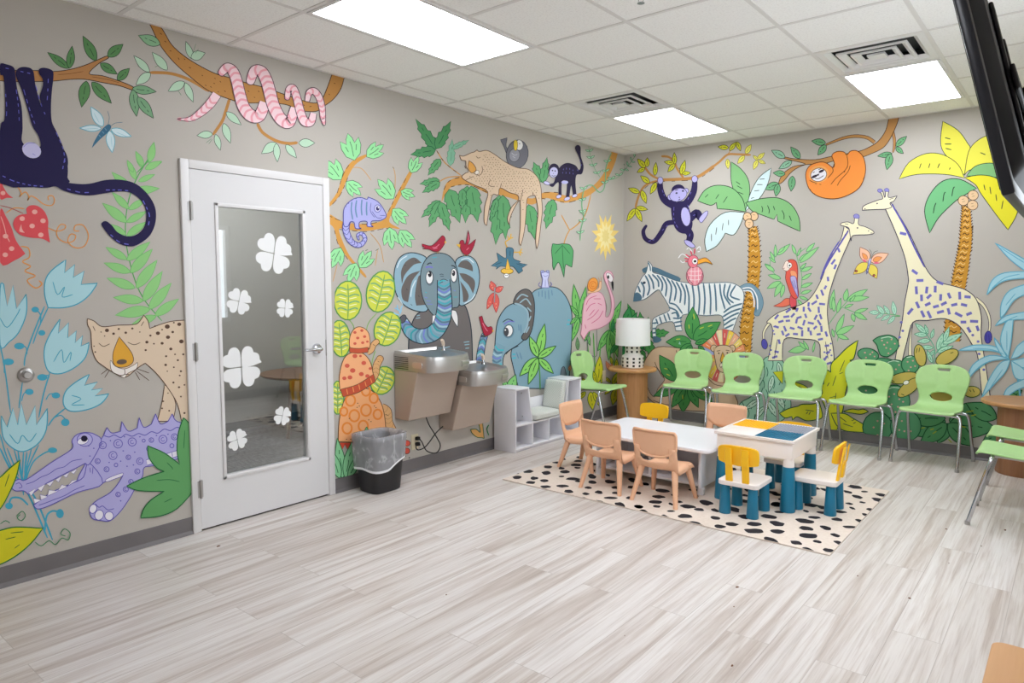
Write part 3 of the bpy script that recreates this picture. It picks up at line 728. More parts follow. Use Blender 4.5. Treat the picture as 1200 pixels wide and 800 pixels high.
# ------------------------------------------------------------------ drinking fountains
M['beige_metal'] = mat('beige_painted_metal', '#b3a294', .45)
M['steel_dark'] = mat('steel_grey', '#b9b6b3', .4, .75); M['pad'] = mat('pad_steel', '#c6c3c0', .3, .8)
M['basin'] = mat('satin_steel', '#c4c3c2', .33, .9)
M['bubbler'] = mat('beige_rubber', '#e0cbb8', .5)
def fountain():
    t = empty('drinking_fountain', (0, 0, 0)); w = .46
    pl = [(.002, 0), (.2, 0), (.33, 0), (.372, .010), (.405, .045), (.43, .12), (.438, .19), (.439, .235), (.434, .29), (.42, .35), (.396, .405), (.37, .44), (.338, .458), (.29, .46), (.15, .46), (.002, .46)]
    pl = [pl[0]] + catmull(pl[1:-1], 4) + [pl[-1]]
    c = (.23, .23)
    def ring(k, z, dx=0): return [(X_, c[1] + (y - c[1]) * k, z - (.034 * X_ / .47 if z > .9 else 0)) for x, y in pl for X_ in (max(.002, c[0] + dx + (x - c[0]) * k),)]
    MB().loft([ring(.985, .822), ring(1, .838), ring(1, .935), ring(.985, .948)], 0, True, True, False).build('apron', M['steel_dark'], t)
    MB().loft([ring(.984, .9481), ring(.97, .966), ring(.93, .969), ring(.90, .962), ring(.86, .950), ring(.60, .938, .03), ring(.46, .918, .05), ring(.22, .908, .05), ring(.04, .906, .05)], 0, True, False, True).build('basin', M['basin'], t)
    mb = MB(); pr = [(.002, .445), (.150, .445), (.156, .452), (.264, .8215), (.002, .8215)]
    mb.prism(pr, lambda u, v, d: (u, d, v), .004, w - .004); o = mb.build('cabinet', M['beige_metal'], t)
    b = o.modifiers.new('soft', 'BEVEL'); b.width = .006; b.segments = 2; b.limit_method = 'ANGLE'
    def pad(x0, y0, x1, y1, z0, z1, name):
        d = Vector((x1 - x0, y1 - y0, 0)); n = Vector((d.y, -d.x, 0)).normalized()
        Lp = rrect(0, z0, d.length, z1, .018, 6); u = d.normalized()
        f = lambda a, v, e: (x0 + u.x * a + n.x * e, y0 + u.y * a + n.y * e, v)
        mb = MB(); mb.prism(Lp, f, -.004, .008); o = mb.build(name, M['pad'], t); b = o.modifiers.new('soft', 'BEVEL'); b.width = .003; b.segments = 2; b.limit_method = 'ANGLE'
    Q = [p for p in pl if .285 < p[1] < .432 and p[0] > .3]; rings = []
    for i, (x, y) in enumerate(Q):                               # the front pad follows the bowed apron
        u = (Vector(Q[min(i + 1, len(Q) - 1)]) - Vector(Q[max(i - 1, 0)])).normalized(); n = (u.y, -u.x)
        rings.append([(x + n[0] * d, y + n[1] * d, z) for d, z in ((-.006, .850), (.003, .850), (.006, .854), (.006, .889), (.003, .893), (-.006, .893))])
    MB().loft(rings, 0, True).build('push_pad', M['pad'], t)
    pad(.215, -.001, .318, -.001, .85, .895, 'push_pad')
    mb = MB()
    for k in range(7): mb.box((.018, -.0035, .835 + k * .0142), (.165, -.0005, .8395 + k * .0142))
    mb.build('louvre_grille', M['black'], t)
    bb = MB().lathe([(.022, .950), (.02, .962), (.012, .968), (.009, .985), (.0, .986)], 16, (.15, .385, 0)).build('spout_base', M['chrome'], t)
    mb = MB(); P = [(.15, .385, .985), (.15, .384, 1.004), (.152, .376, 1.02), (.158, .362, 1.032)]
    mb.tube(P, [.012, .014, .015, .012], 12); mb.build('mouth_guard', M['bubbler'], bb)
    return t
f1 = fountain(); f1.location = (0, -3.42, 0); tag(f1, 'upper stainless drinking fountain, the left and higher of the pair', 'drinking fountain', 'wall drinking fountains')
f2 = copy_tree(f1); f2.location = (0, -2.946, -.152); tag(f2, 'lower stainless drinking fountain, the right one of the pair beside the bookcase', 'drinking fountain', 'wall drinking fountains')
def cord(parent, pts, plug):
    P = catmull([atX(px, py, x) - parent.location for px, py, x in pts], 6)
    c = MB().tube(P, .0045, 8).build('power_cord', M['black_rubber'], parent)
    p = atX(*plug, .0) - parent.location
    mb = MB(); mb.box((.0085, p.y - .016, p.z - .014), (.04, p.y + .016, p.z + .014), .006); mb.tube([(.039, p.y, p.z), (.052, p.y, p.z - .004)], [.009, .005], 8)
    mb.build('plug', M['black_rubber'], c)
cord(f1, [(499, 488, .05), (503, 498, .05), (511, 511, .05), (516, 522, .05), (511, 530.5, .05), (500, 528, .05), (494, 517, .05), (489.5, 513.5, .052)], (487, 513))
cord(f2, [(519, 499.5, .09), (511, 507, .085), (503, 518, .09), (497, 524.5, .09), (490, 527, .08), (487.5, 524, .066), (488.5, 520.5, .053)], (487, 519.5))
M['ivory'] = mat('ivory_plastic', '#dcd2b4', .45)
def outlet(name, loc, rz, label, group='wall outlets'):
    t = empty(name, loc, rz, label, 'power outlet', group)
    o = MB().prism(rrect(-.036, -.06, .036, .06, .004, 3), lambda u, v, d: (u, -d, v), .0005, .0065).build('cover_plate', M['ivory'], t)
    mb = MB()
    for z in (.024, -.024): mb.prism(rrect(-.016, z - .014, .016, z + .014, .008, 4), lambda u, v, d: (u, -d, v), .0066, .008)
    mb.build('socket_face', M['ivory'], t); return t
outlet('power_outlet', (0, atX(487, 517).y - .012, atX(487, 517).z), R(90), 'ivory outlet under the drinking fountains with two black plugs')
outlet('power_outlet', (0, -.395, .46), R(90), 'ivory outlet on the mural wall behind the green chair beside the lamp table')

# ------------------------------------------------------------------ waste bin with a clear liner
bx, by = .172, -3.712
def bring(hx, hy, z, n=48, p=5., jit=None):
    out = []
    for i in range(n):
        a = 2 * PI * i / n; ca, sa = math.cos(a), math.sin(a); r = (abs(ca) ** p + abs(sa) ** p) ** (-1 / p)
        j = jit(i, z) if jit else 0
        zz = z(a) if callable(z) else z
        out.append((bx + (hx + j) * r * ca, by + (hy + j) * r * sa, zz))
    return out
wb = empty('waste_bin', (bx, by, 0), 0, 'black rectangular waste bin by the door, wrapped in a clear liner', 'waste bin')
mb = MB(); mb.loft([bring(.098, .118, .0005), bring(.104, .124, .006), bring(.138, .160, .398), bring(.141, .163, .404), bring(.135, .157, .405), bring(.131, .153, .396), bring(.101, .121, .012), bring(.02, .02, .010)], 0, True)
mb.v = [(x - bx, y - by, z) for x, y, z in mb.v]; mb.build('bin_body', M['black'], wb)
lm = mat('clear_plastic_film', '#d9dade', .22); T, N, L, b = nt(lm); out = N['Material Output']
tr = N.new('ShaderNodeBsdfTransparent'); tr.inputs[0].default_value = (.93, .93, .95, 1)
v = mapping(N, L, (7, 7, 4)); nn = noise(N, L, v, 1.8, 2, .5); nn.inputs['Distortion'].default_value = 1.2
b.inputs['Base Color'].default_value = lin('#dcdde2')
bump(N, L, b, nn.outputs['Fac'], .4, .02)
rp = ramp(N, L, nn.outputs['Fac'], [(.30, .34), (.55, .40), (.63, .62), (.70, .40)])
ms = N.new('ShaderNodeMixShader'); L.new(rp.outputs['Color'], ms.inputs[0]); L.new(tr.outputs[0], ms.inputs[1]); L.new(b.outputs[0], ms.inputs[2]); L.new(ms.outputs[0], out.inputs['Surface'])
M['film'] = lm; M['hem'] = mat('white_film_hem', '#e6e7ea', .3)
rnd = random.Random(5); jt = {}
def jit(i, z):
    k = i; jt.setdefault(k, rnd.uniform(0, .0035)); return jt[k]
def zb(a): return .165 + .075 * max(0, math.sin(a * 1.0 + .2)) + .008 * math.sin(3 * a)
def zm(f): return lambda a: zb(a) + (.40 - zb(a)) * f
def sk(f): return .104 + (.0370) * (.42 + .58 * f) + .005
rings = [bring(.085, .105, .03), bring(.112, .134, .25), bring(.121, .143, .38), bring(.131, .153, .411), bring(.1455, .1675, .411, jit=jit)]
for f in (.9, .6, .3, .07, 0): 
    rings.append(bring(.1465 - .012 * (1 - f), .1685 - .012 * (1 - f), zm(f), jit=jit))
ml = MB().loft(rings, 0, True, False, False); ml.m[-48:] = [1] * 48
tag(ml.build('bin_liner', [M['film'], M['hem']], auto=False), 'clear crinkled plastic liner folded over the rim of the black waste bin', 'bin liner')

# ------------------------------------------------------------------ television on a wall arm
tv = empty('television', (3.84, -5.2, 1.638), 0, 'black television on a wall arm, tilted down, cut off at the top right corner', 'television')
sl = (3.84 - 3.743) / (2.038 - 1.638); an = math.atan(sl)
TM = Matrix.Rotation(-an, 4, 'Y')
M['tv_back'] = mat('dark_tv_back', '#15171d', .5, spec=.25); M['tv_edge'] = mat('dark_tv_bezel', '#20232c', .3)
M['screen'] = mat('black_screen', '#08090c', .08)
TL, TH = .97, .565
def tb(mb, a, b, bv=.004): return mb.box(a, b, bv, M=TM)
mb = MB(); tb(mb, (0, 0, 0), (.022, TL, TH), .005); mb.build('screen_housing', M['tv_edge'], tv)
mb = MB(); tb(mb, (-.0015, .012, .016), (-.0003, TL - .012, TH - .012), 0); mb.build('screen', M['screen'], tv)
mb = MB(); mb.loft([[tuple(TM @ Vector((.0222, y, z))) for y, z in rrect(.045, .035, TL - .045, TH - .03, .03)], [tuple(TM @ Vector((.045, y, z))) for y, z in rrect(.085, .06, TL - .085, TH - .06, .03)]]); mb.build('back_cover', M['tv_back'], tv)
mb = MB(); tb(mb, (.0455, .30, .12), (.055, .36, .48)); tb(mb, (.0455, .62, .12), (.055, .68, .48)); tb(mb, (.0555, .28, .26), (.066, .70, .32)); mb.build('mount_bracket', M['black'], tv)
mb = MB(); a = TM @ Vector((.066, .49, .29)); mb.tube([a, (a.x + .12, a.y + .12, a.z), (XR - .0105 - 3.84, .5, a.z)], .018, 10); mb.box((XR - .0105 - 3.84, .42, a.z - .1), (XR - .0005 - 3.84, .58, a.z + .1), .004); mb.build('wall_arm', M['black'], tv)

# ------------------------------------------------------------------ corner of a wooden table at the bottom right
t = empty('wooden_table', (4.0, -5.15, 0), 0, 'corner of a low light wooden table at the bottom right edge', 'table')
M['maple'] = wood('peach_maple', '#c9935f', '#d19c68', '#d9a673', 1, .6)
o = MB().prism(rrect(-.172, -.52, .22, .505, .03), lambda u, v, d: (u, v, d), .475, .50).build('table_top', M['maple'], t)
b = o.modifiers.new('soft', 'BEVEL'); b.width = .004; b.segments = 2; b.limit_method = 'ANGLE'
for x in (-.13, .18):
    for y in (-.46, .45): MB().loft([[(x + a * .016, y + c * .016, 0) for a, c in ((-1, -1), (1, -1), (1, 1), (-1, 1))], [(x + a * .022, y + c * .022, .4745) for a, c in ((-1, -1), (1, -1), (1, 1), (-1, 1))]], 0, False).build('leg', M['maple'], t)

# ------------------------------------------------------------------ round metal wall fitting
p = atX(30, 439); t = empty('wall_stop', (0, p.y, p.z), 0, 'round metal fitting on the mural wall among the painted blue flowers', 'wall fitting')
RY = Matrix.Rotation(PI / 2, 4, 'Y')
MB().lathe([(0, .0002), (.036, .0002), (.036, .008), (.031, .014), (.024, .016), (.0, .016)], 28, M=RY).build('flange', M['steel'], t)
MB().lathe([(.0, .0165), (.018, .0165), (.019, .03), (.015, .036), (.0, .036)], 24, M=RY).build('bumper', M['steel_dark'], t)

# ------------------------------------------------------------------ furniture behind the glass door
t = empty('round_table', (-1.86, -2.86, 0), 0, 'small round brown table with tapered legs, seen through the glass door', 'table')
MB().lathe([(0, .575), (.47, .575), (.49, .59), (.49, .60), (0, .60)], 56).build('table_top', M['walnut_dark'], t)
for a in (-75, 45, 165):
    c, s_ = math.cos(R(a)), math.sin(R(a))
    MB().tube([(c * .36, s_ * .36, 0), (c * .28, s_ * .28, .5745)], [.016, .028], 14).build('leg', M['walnut_dark'], t)
t = empty('wooden_chair', (-1.7, -1.98, 0), R(120), 'blond wooden chair beside the round table behind the glass door', 'chair')
mb = MB(); mb.box((-.22, -.21, .43), (.22, .21, .45), .008); mb.build('seat', M['plywood'], t)
mb = MB(); mb.prism(rrect(-.21, .55, .21, .78, .05), lambda u, v, d: (u, .21 + d + (v - .45) * .12 - u * u * .5, v), 0, .014); mb.build('backrest', M['plywood'], t)
for x in (-.19, .19):
    MB().tube([(x, -.2, 0), (x * .95, -.18, .4295)], [.013, .018], 12).build('leg', M['plywood'], t)
    MB().tube([(x, .22, 0), (x * .95, .19, .43), (x * .9, .222, .60)], [.013, .018, .013], 12).build('leg', M['plywood'], t)

# ------------------------------------------------------------------ crumbs and leaf bits on the floor
mb = MB(); rnd = random.Random(9)
M['crumb'] = mat('dry_leaf_bits', '#7c5a45', .9)
for px, py, s in ((858, 780, 5), (864, 688, 6), (860, 711, 1.6), (1066, 701, 4.5), (1005, 675, 1.8), (1178, 621, 5), (1109, 620, 3), (1008, 608, 3), (256, 640, 6), (947, 613, 2), (1027, 585, 1.6), (523, 697, 2), (732, 745, 1.6), (1112, 660, 1.8), (1150, 640, 2)):
    c = atZ(px, py, 0); k = (c - Vector((CX, CY, CZ))).dot(CF) / FPX; a = rnd.uniform(0, PI)
    pts = [(s * k * .5 * math.cos(q) * (1 if q < PI else .8), s * k * .22 * math.sin(q)) for q in (2 * PI * i / 8 for i in range(8))]
    P = [(c.x + u * math.cos(a) - v * math.sin(a), c.y + u * math.sin(a) + v * math.cos(a)) for u, v in pts]
    mb.loft([[(x, y, .0004) for x, y in P], [(c.x + (x - c.x) * .7, c.y + (y - c.y) * .7, .003 + .001 * (i % 3)) for i, (x, y) in enumerate(P)]], 0, True)
tag(mb.build('leaf_crumbs', M['crumb']), 'brown dry leaf bits scattered on the plank floor', 'crumbs', kind='stuff')
# ------------------------------------------------------------------ the painted murals: flat paint lying on the two walls
PM = {}
def paint(c):
    if c not in PM: PM[c] = mat('paint_' + c.lstrip('#'), c, .7, spec=.3)
    return PM[c]
def P_(s):
    out = []
    for w in s.split():
        k = w.endswith('!'); a, b = w.rstrip('!').split(','); out.append((float(a), float(b), k))
    return out
def smooth_closed(P, n=4):
    ks = [i for i, p in enumerate(P) if p[2]]
    Q = [(p[0], p[1]) for p in P]
    if not ks: return catmull(Q, n, True)
    out = []; N = len(P)
    for a, i in enumerate(ks):
        j = ks[(a + 1) % len(ks)]; L = [Q[i]]; k = i
        while True:
            k = (k + 1) % N; L.append(Q[k])
            if k == j: break
        out += catmull(L, n)[:-1] if len(L) > 2 else [L[0]]
    return out
def inpoly(x, y, L):
    c = False; j = len(L) - 1
    for i in range(len(L)):
        if (L[i][1] > y) != (L[j][1] > y) and x < (L[j][0] - L[i][0]) * (y - L[i][1]) / (L[j][1] - L[i][1]) + L[i][0]: c = not c
        j = i
    return c
class Fig:
    def __init__(s, name, label, wall, layer, view=(0, 0, 1)):
        s.name, s.label, s.wall, s.off = name, label, wall, .0007 + layer * .0016
        s.v = []; s.f = []; s.m = []; s.mats = []; s.view = view; s.lim = None
    def V(s, *a): s.view = a; return s
    def up(s): s.off += .000008
    def mi(s, c):
        if c not in s.mats: s.mats.append(c)
        return s.mats.index(c)
    def px(s, L): x0, y0, k = s.view; return [(x0 + p[0] / k, y0 + p[1] / k) for p in L]
    def put(s, c, px):
        if s.lim: px = clip(px, s.lim)
        if len(px) < 3: return
        b = len(s.v)
        for a, d in px:
            if s.wall == 'L': q = atX(a, d); s.v.append((s.off, min(q.y, -.001), min(max(q.z, .1005), H - .001)))
            else: q = atY(a, d); s.v.append((max(q.x, .001), -s.off, min(max(q.z, .1005), H - .001)))
        s.f.append(list(range(b, b + len(px)))); s.m.append(s.mi(c))
    def strip(s, c, Q, ws, closed=False):
        """ribbon of photo-pixel width along a photo-pixel path"""
        N = len(Q); A = []; B = []
        for i in range(N):
            a = Q[i - 1] if (closed or i) else Q[i]; b = Q[(i + 1) % N] if (closed or i < N - 1) else Q[i]
            dx, dy = b[0] - a[0], b[1] - a[1]; l = math.hypot(dx, dy) or 1; w = ws[i] / 2
            A.append((Q[i][0] - dy / l * w, Q[i][1] + dx / l * w)); B.append((Q[i][0] + dy / l * w, Q[i][1] - dx / l * w))
        for i in range(N if closed else N - 1):
            j = (i + 1) % N; s.put(c, [A[i], A[j], B[j], B[i]])
    def p(s, c, pts, ol=None, lw=.8, n=4):
        L = P_(pts) if isinstance(pts, str) else pts
        q = s.px(smooth_closed(L, n) if n else [(a[0], a[1]) for a in L]); s.last = q
        s.put(c, q); s.up()
        if ol: s.strip(ol, q, [lw] * len(q), True); s.up()
        return s
    def l(s, c, w, *paths, n=4):
        for t in paths:
            Q = s.px(catmull([(a, b) for a, b, _ in P_(t)], n)); N = len(Q)
            s.strip(c, Q, [w * (1 if 0 < i < N - 1 else .55) for i in range(N)]); s.off += .000002
        s.up(); return s
    def worm(s, c, pts, ws, ol=None, lw=.8, stripe=None, gap=4., sw=1., taper=True):
        Q = catmull([(a, b) for a, b, _ in P_(pts)], 6); N = len(Q); k = s.view[2]
        W_ = [ws[min(len(ws) - 1, int(t))] + (ws[min(len(ws) - 1, int(t) + 1)] - ws[min(len(ws) - 1, int(t))]) * (t - int(t)) for t in ((len(ws) - 1) * i / (N - 1) for i in range(N))]
        A = []; B = []
        for i in range(N):
            a, b = Q[max(i - 1, 0)], Q[min(i + 1, N - 1)]; dx, dy = b[0] - a[0], b[1] - a[1]; l = math.hypot(dx, dy) or 1; w = W_[i] / 2
            A.append((Q[i][0] - dy / l * w, Q[i][1] + dx / l * w)); B.append((Q[i][0] + dy / l * w, Q[i][1] - dx / l * w))
        A, B, Qp = s.px(A), s.px(B), s.px(Q)
        for i in range(N - 1): s.put(c, [A[i], A[i + 1], B[i + 1], B[i]])
        e = []
        for i in range(9): 
            t = PI * i / 8; dx, dy = Qp[-1][0] - Qp[-2][0], Qp[-1][1] - Qp[-2][1]; l = math.hypot(dx, dy) or 1; r = W_[-1] / 2 / k; ux, uy = dx / l, dy / l
            e.append((Qp[-1][0] + r * (-uy * math.cos(t) + ux * math.sin(t) * .8), Qp[-1][1] + r * (ux * math.cos(t) + uy * math.sin(t) * .8)))
        s.put(c, e); s.up()
        if stripe:
            cols = stripe if isinstance(stripe, (list, tuple)) else [stripe]; acc = 0; kk = 0
            for i in range(1, N):
                acc += math.dist(Qp[i], Qp[i - 1])
                if acc >= gap: 
                    acc = 0; mid = ((A[i][0] + B[i][0]) / 2 + (Qp[i][0] - Qp[i - 1][0]) * 1.5, (A[i][1] + B[i][1]) / 2 + (Qp[i][1] - Qp[i - 1][1]) * 1.5)
                    s.strip(cols[kk % len(cols)], catmull([A[i], mid, B[i]], 3), [sw] * 7); kk += 1
            s.up()
        if ol: 
            for L in (A, B, e): s.strip(ol, L, [lw] * len(L))
            s.up()
        return s
    def e(s, c, cx, cy, rx, ry=None, rot=0, ol=None, lw=.7, n=18):
        ry = ry or rx; q = s.px(ellipse(cx, cy, rx, ry, n, R(rot))); s.last = q; s.put(c, q); s.up()
        if ol: s.strip(ol, q, [lw] * n, True); s.up()
        return s
    def dots(s, c, L, r=None):
        for t in L.split():
            a = [float(x) for x in t.split(',')]; rr = a[2] if len(a) > 2 else r
            s.put(c, s.px(ellipse(a[0], a[1], rr, rr * .85, 9)))
        s.up(); return s
    def rings(s, c, w, L):
        for t in L.split():
            x, y, r = [float(a) for a in t.split(',')]
            s.strip(c, s.px(ellipse(x, y, r, r, 14)), [w] * 14, True)
            if r > 8: s.strip(c, s.px([(x + r * .45 * math.cos(a), y + r * .45 * math.sin(a)) for a in (.5 + 4.6 * i / 8 for i in range(9))]), [w * .8] * 9)
        s.up(); return s
    def leaves(s, c, L, wr=.42, ol='#2c4a38', lw=.7, vein=True, spiky=0):
        """each 'x0,y0>x1,y1[:width ratio]' is one leaf from its stalk to its tip"""
        for t in L.split():
            k = wr
            if ':' in t: t, k = t.split(':'); k = float(k)
            a, b = t.split('>'); x0, y0 = map(float, a.split(',')); x1, y1 = map(float, b.split(','))
            dx, dy = x1 - x0, y1 - y0; h = k / 2
            f = lambda u, v: (x0 + dx * u - dy * v, y0 + dy * u + dx * v)
            if spiky:
                A = [(0, 0), (.12, h * .7), (.3, h), (.34, h * .78), (.5, h * 1.0), (.56, h * .62), (.74, h * .72), (.78, h * .4), (1, 0)]
                q = s.px([f(*p) for p in A + [(u, -v) for u, v in A[-2:0:-1]]])
            else:
                up = [(0, 0), (.08, h * .45), (.25, h * .88), (.45, h), (.65, h * .8), (.85, h * .36), (1, 0)]
                q = s.px(catmull([f(*p) for p in up], 2)[:-1] + catmull([f(u, -v) for u, v in reversed(up)], 2)[:-1])
            s.put(c, q); s.off += .000005; off = s.off
            if ol: s.strip(ol, q, [lw] * len(q), True)
            if vein and ol: s.strip(ol, s.px([f(.18, 0), f(.38, .01), f(.5, 0)]), [lw * .9] * 3); s.strip(ol, s.px([f(.6, 0), f(.7, .01)]), [lw * .9] * 2)
            s.off = off + .000005
        s.up(); return s
    def lobed(s, c, L, ol='#2c5a40', lw=.6):
        for t in L.split():
            a, b = t.split('>'); x0, y0 = map(float, a.split(',')); x1, y1 = map(float, b.split(',')); dx, dy = x1 - x0, y1 - y0
            f = lambda u, v: (x0 + dx * u - dy * v, y0 + dy * u + dx * v)
            A = [(0, 0), (.2, .26), (.5, .36), (.78, .34), (.62, .14), (.8, .12), (1, 0)]
            q = s.px([f(*p) for p in A + [(u, -v) for u, v in A[-2:0:-1]]])
            s.put(c, q); s.off += .000005; off = s.off + .000005; s.strip(ol, q, [lw] * len(q), True)
            s.strip(ol, s.px([f(.15, 0), f(.5, .02), f(.7, 0)]), [lw] * 3); s.strip(ol, s.px([f(.35, .14), f(.55, .2)]), [lw] * 2); s.strip(ol, s.px([f(.35, -.14), f(.55, -.2)]), [lw] * 2); s.off = off
        s.up(); s.up(); return s
    def bars(s, c, poly, step, ln, w, seed=1, off=0):
        """short painted bars scattered inside a polygon given in photo pixels"""
        r = random.Random(seed); xs = [p[0] for p in poly]; ys = [p[1] for p in poly]
        y = min(ys); row = 0
        while y < max(ys):
            x = min(xs) + (row % 2) * step / 2
            while x < max(xs):
                a = r.uniform(0, PI); X, Y = x + r.uniform(-.2, .2) * step, y + r.uniform(-.2, .2) * step; q = ln * r.uniform(.75, 1.15)
                e = [(X + math.cos(a) * q * t, Y + math.sin(a) * q * t) for t in (-.5, .5)]; 
                if all(inpoly(X + (px_ - X) * 1.35 + dx, Y + (py_ - Y) * 1.35, poly) for px_, py_ in e for dx in (-w * .7, w * .7)): s.strip(c, e, [w, w])
                x += step
            y += step * .82; row += 1
        s.up(); return s
    def dash(s, c, w, path, ln=3., gap=4.):
        Q = s.px(catmull([(a, b) for a, b, _ in P_(path)], 6)); acc = 0; on = [Q[0]]
        d = True
        for i in range(1, len(Q)):
            acc += math.dist(Q[i], Q[i - 1])
            if d: on.append(Q[i])
            if acc >= (ln if d else gap):
                if d and len(on) > 1: s.strip(c, on, [w] * len(on))
                d = not d; acc = 0; on = [Q[i]]
        s.up(); return s
    def done(s):
        me = bpy.data.meshes.new(s.name); me.from_pydata(s.v, [], s.f)
        for c in s.mats: me.materials.append(paint(c))
        me.polygons.foreach_set('material_index', s.m); me.update()
        bm = bmesh.new(); bm.from_mesh(me); n = Vector((1, 0, 0)) if s.wall == 'L' else Vector((0, -1, 0))
        for f in bm.faces:
            f.normal_update()
            if f.normal.dot(n) < 0: f.normal_flip()
        bm.to_mesh(me); bm.free()
        o = bpy.data.objects.new(s.name, me); COL.objects.link(o); o.parent = wall_left if s.wall == 'L' else wall_back
        o['label'] = s.label; return o
def clip(P, lim):
    """keep the part of a photo-pixel polygon on one side of a line (a, b, c): a*x + b*y + c >= 0"""
    a, b, c = lim; out = []
    for i in range(len(P)):
        p, q = P[i], P[(i + 1) % len(P)]; d0 = a * p[0] + b * p[1] + c; d1 = a * q[0] + b * q[1] + c
        if d0 >= 0: out.append(p)
        if (d0 >= 0) != (d1 >= 0): t = d0 / (d0 - d1); out.append((p[0] + (q[0] - p[0]) * t, p[1] + (q[1] - p[1]) * t))
    return out
V1, V2, V3, V4, V5 = (0, 0, 4), (0, 180, 3.636), (0, 360, 3.636), (0, 480, 3.333), (150, 20, 4)
V7, V8 = (370, 130, 4), (370, 300, 3.077)
E1, E2, E3, E4, E5 = (440, 260, 5), (480, 120, 4.446), (560, 240, 4), (440, 380, 4), (560, 360, 4.446)
E6, E7, E8 = (720, 130, 4), (720, 280, 4), (880, 120, 4)
F1, F2, F3, F4, F5 = (1000, 120, 4), (1000, 270, 4), (870, 280, 4), (1000, 400, 3.333), (860, 400, 5)
Z6 = (0, 180, 6.67)
# ---- left wall, left of the door
DK = '#2c3f33'
f = Fig('painted_branch', 'painted brown branch with dark green leaves that the big monkey hangs from', 'L', 0, V1)
f.p('#b98450', '0,335 150,330 250,335 330,325 400,305 470,275 500,263 508,272 460,300 418,345 480,355 560,380 610,400 632,414 620,422 560,402 480,387 400,372 330,372 250,380 150,382 0,378', '#3b2a24', .9)
f.l('#7a4f2c', .6, '270,350 330,345 390,335', '430,360 500,372 560,388')
f.leaves('#5c8f58', '322,320>222,245:.3 325,320>338,215:.36 450,285>388,168:.36 505,265>577,207:.5 470,298>550,348 550,375>607,320:.5 405,380>382,503:.42 430,385>523,485:.36', ol=DK)
f.leaves('#7aa880', '620,415>733,430:.36 622,420>640,547:.36 645,455>720,555:.36', ol=DK); f.done()

f = Fig('painted_fern', 'painted light green fern frond between the monkey tail and the cheetah', 'L', 0, V2)
f.l('#5fae62', 1.3, '655,-10 620,40 580,110 550,190 535,290 540,400 575,540 620,630 690,712')
f.leaves('#93d184', '632,40>660,-20 605,60>580,-10 618,65>690,35 578,110>545,30 590,118>660,88 562,160>475,78 565,160>680,148 548,235>478,165 548,238>625,190 540,292>435,210 540,292>625,245 536,345>470,300 540,350>625,290 540,450>450,398 540,455>640,375 555,505>442,465 555,508>650,405 575,572>455,530 580,572>670,452 610,627>482,612 610,628>692,500 640,662>490,688 635,662>730,550 665,692>560,728 660,690>762,618', .3, ol='#6fbd6c', lw=.6, vein=False)
f.V(*V1).l('#5fae62', 1.2, '640,810 680,770 700,745').leaves('#93d184', '700,760>722,665 670,778>635,708 680,792>758,755 625,806>595,750', .36, ol='#6fbd6c', lw=.6, vein=False); f.done()

f = Fig('painted_monkey', 'painted big dark navy monkey hanging by its arms at the left edge, tail curled', 'L', 2, V1)
N = '#1e1747'
f.p(N, '0,300 30,302 62,315 70,345 80,420 100,500 105,600 103,665 150,700 188,690 180,640 150,590 130,520 100,420 72,350 90,318 130,316 155,335 165,400 190,495 186,450 200,400 198,370 182,345 182,325 205,318 240,328 250,350 242,430 238,500 242,570 265,620 295,690 315,770 315,830 300,860 0,860 0,600 20,560 22,450 15,360 0,350')
f.V(*V2).p(N, '0,-30! 262,-30! 281,0 289,40 278,90 258,115 320,128 380,128 450,112 520,112 580,130 630,175 660,230 662,290 640,345 600,380 560,395 510,385 465,350 435,310 432,295 450,287 475,305 500,335 540,352 580,345 612,315 622,270 615,225 590,190 550,165 500,162 440,170 380,178 320,172 270,158 235,140 200,146 150,144 100,131 50,111 0,88')
f.V(*V1).e('#c9c6ec', 147, 704, 46, 36, 25).l('#8f8bd6', .8, '108,690 130,672 165,672', '150,720 165,728')
for q in ('25,440 30,500 28,560', '75,420 85,500 90,590', '110,420 140,520 170,600', '165,400 195,500 222,560', '262,620 295,700 305,780', '225,370 222,440 218,490', '25,320 55,325', '95,335 140,345'): f.dash('#6a6ad0', .9, q, 3, 3.5)
f.V(*V2)
for q in ('275,20 262,85', '10,95 60,118 130,135 200,140', '285,150 340,165 390,165', '450,155 510,155 545,158', '608,200 635,260 630,310', '470,345 510,378 560,388'): f.dash('#6a6ad0', 1.1, q, 3, 3)
f.done()

f = Fig('painted_dragonfly', 'painted pale blue dragonfly below the leafy branch', 'L', 0, V1)
f.leaves('#d3e8ee', '482,592>425,500:.4 474,602>372,600:.28 512,612>526,716:.38 520,606>616,640:.34', ol='#62b5c8', lw=.9, vein=False)
f.l('#8fc8d6', .5, '440,530 465,575', '395,605 460,602', '520,640 525,690', '545,620 595,640')
f.p('#3f708e', '505,583 521,592 510,616 470,652 430,694! 442,662 472,613').l('#6f9fb8', .8, '490,600 500,612', '478,615 488,626', '462,632 472,642')
f.l('#4a7890', .6, '506,586 512,550 504,520', '520,590 540,577 575,573'); f.done()

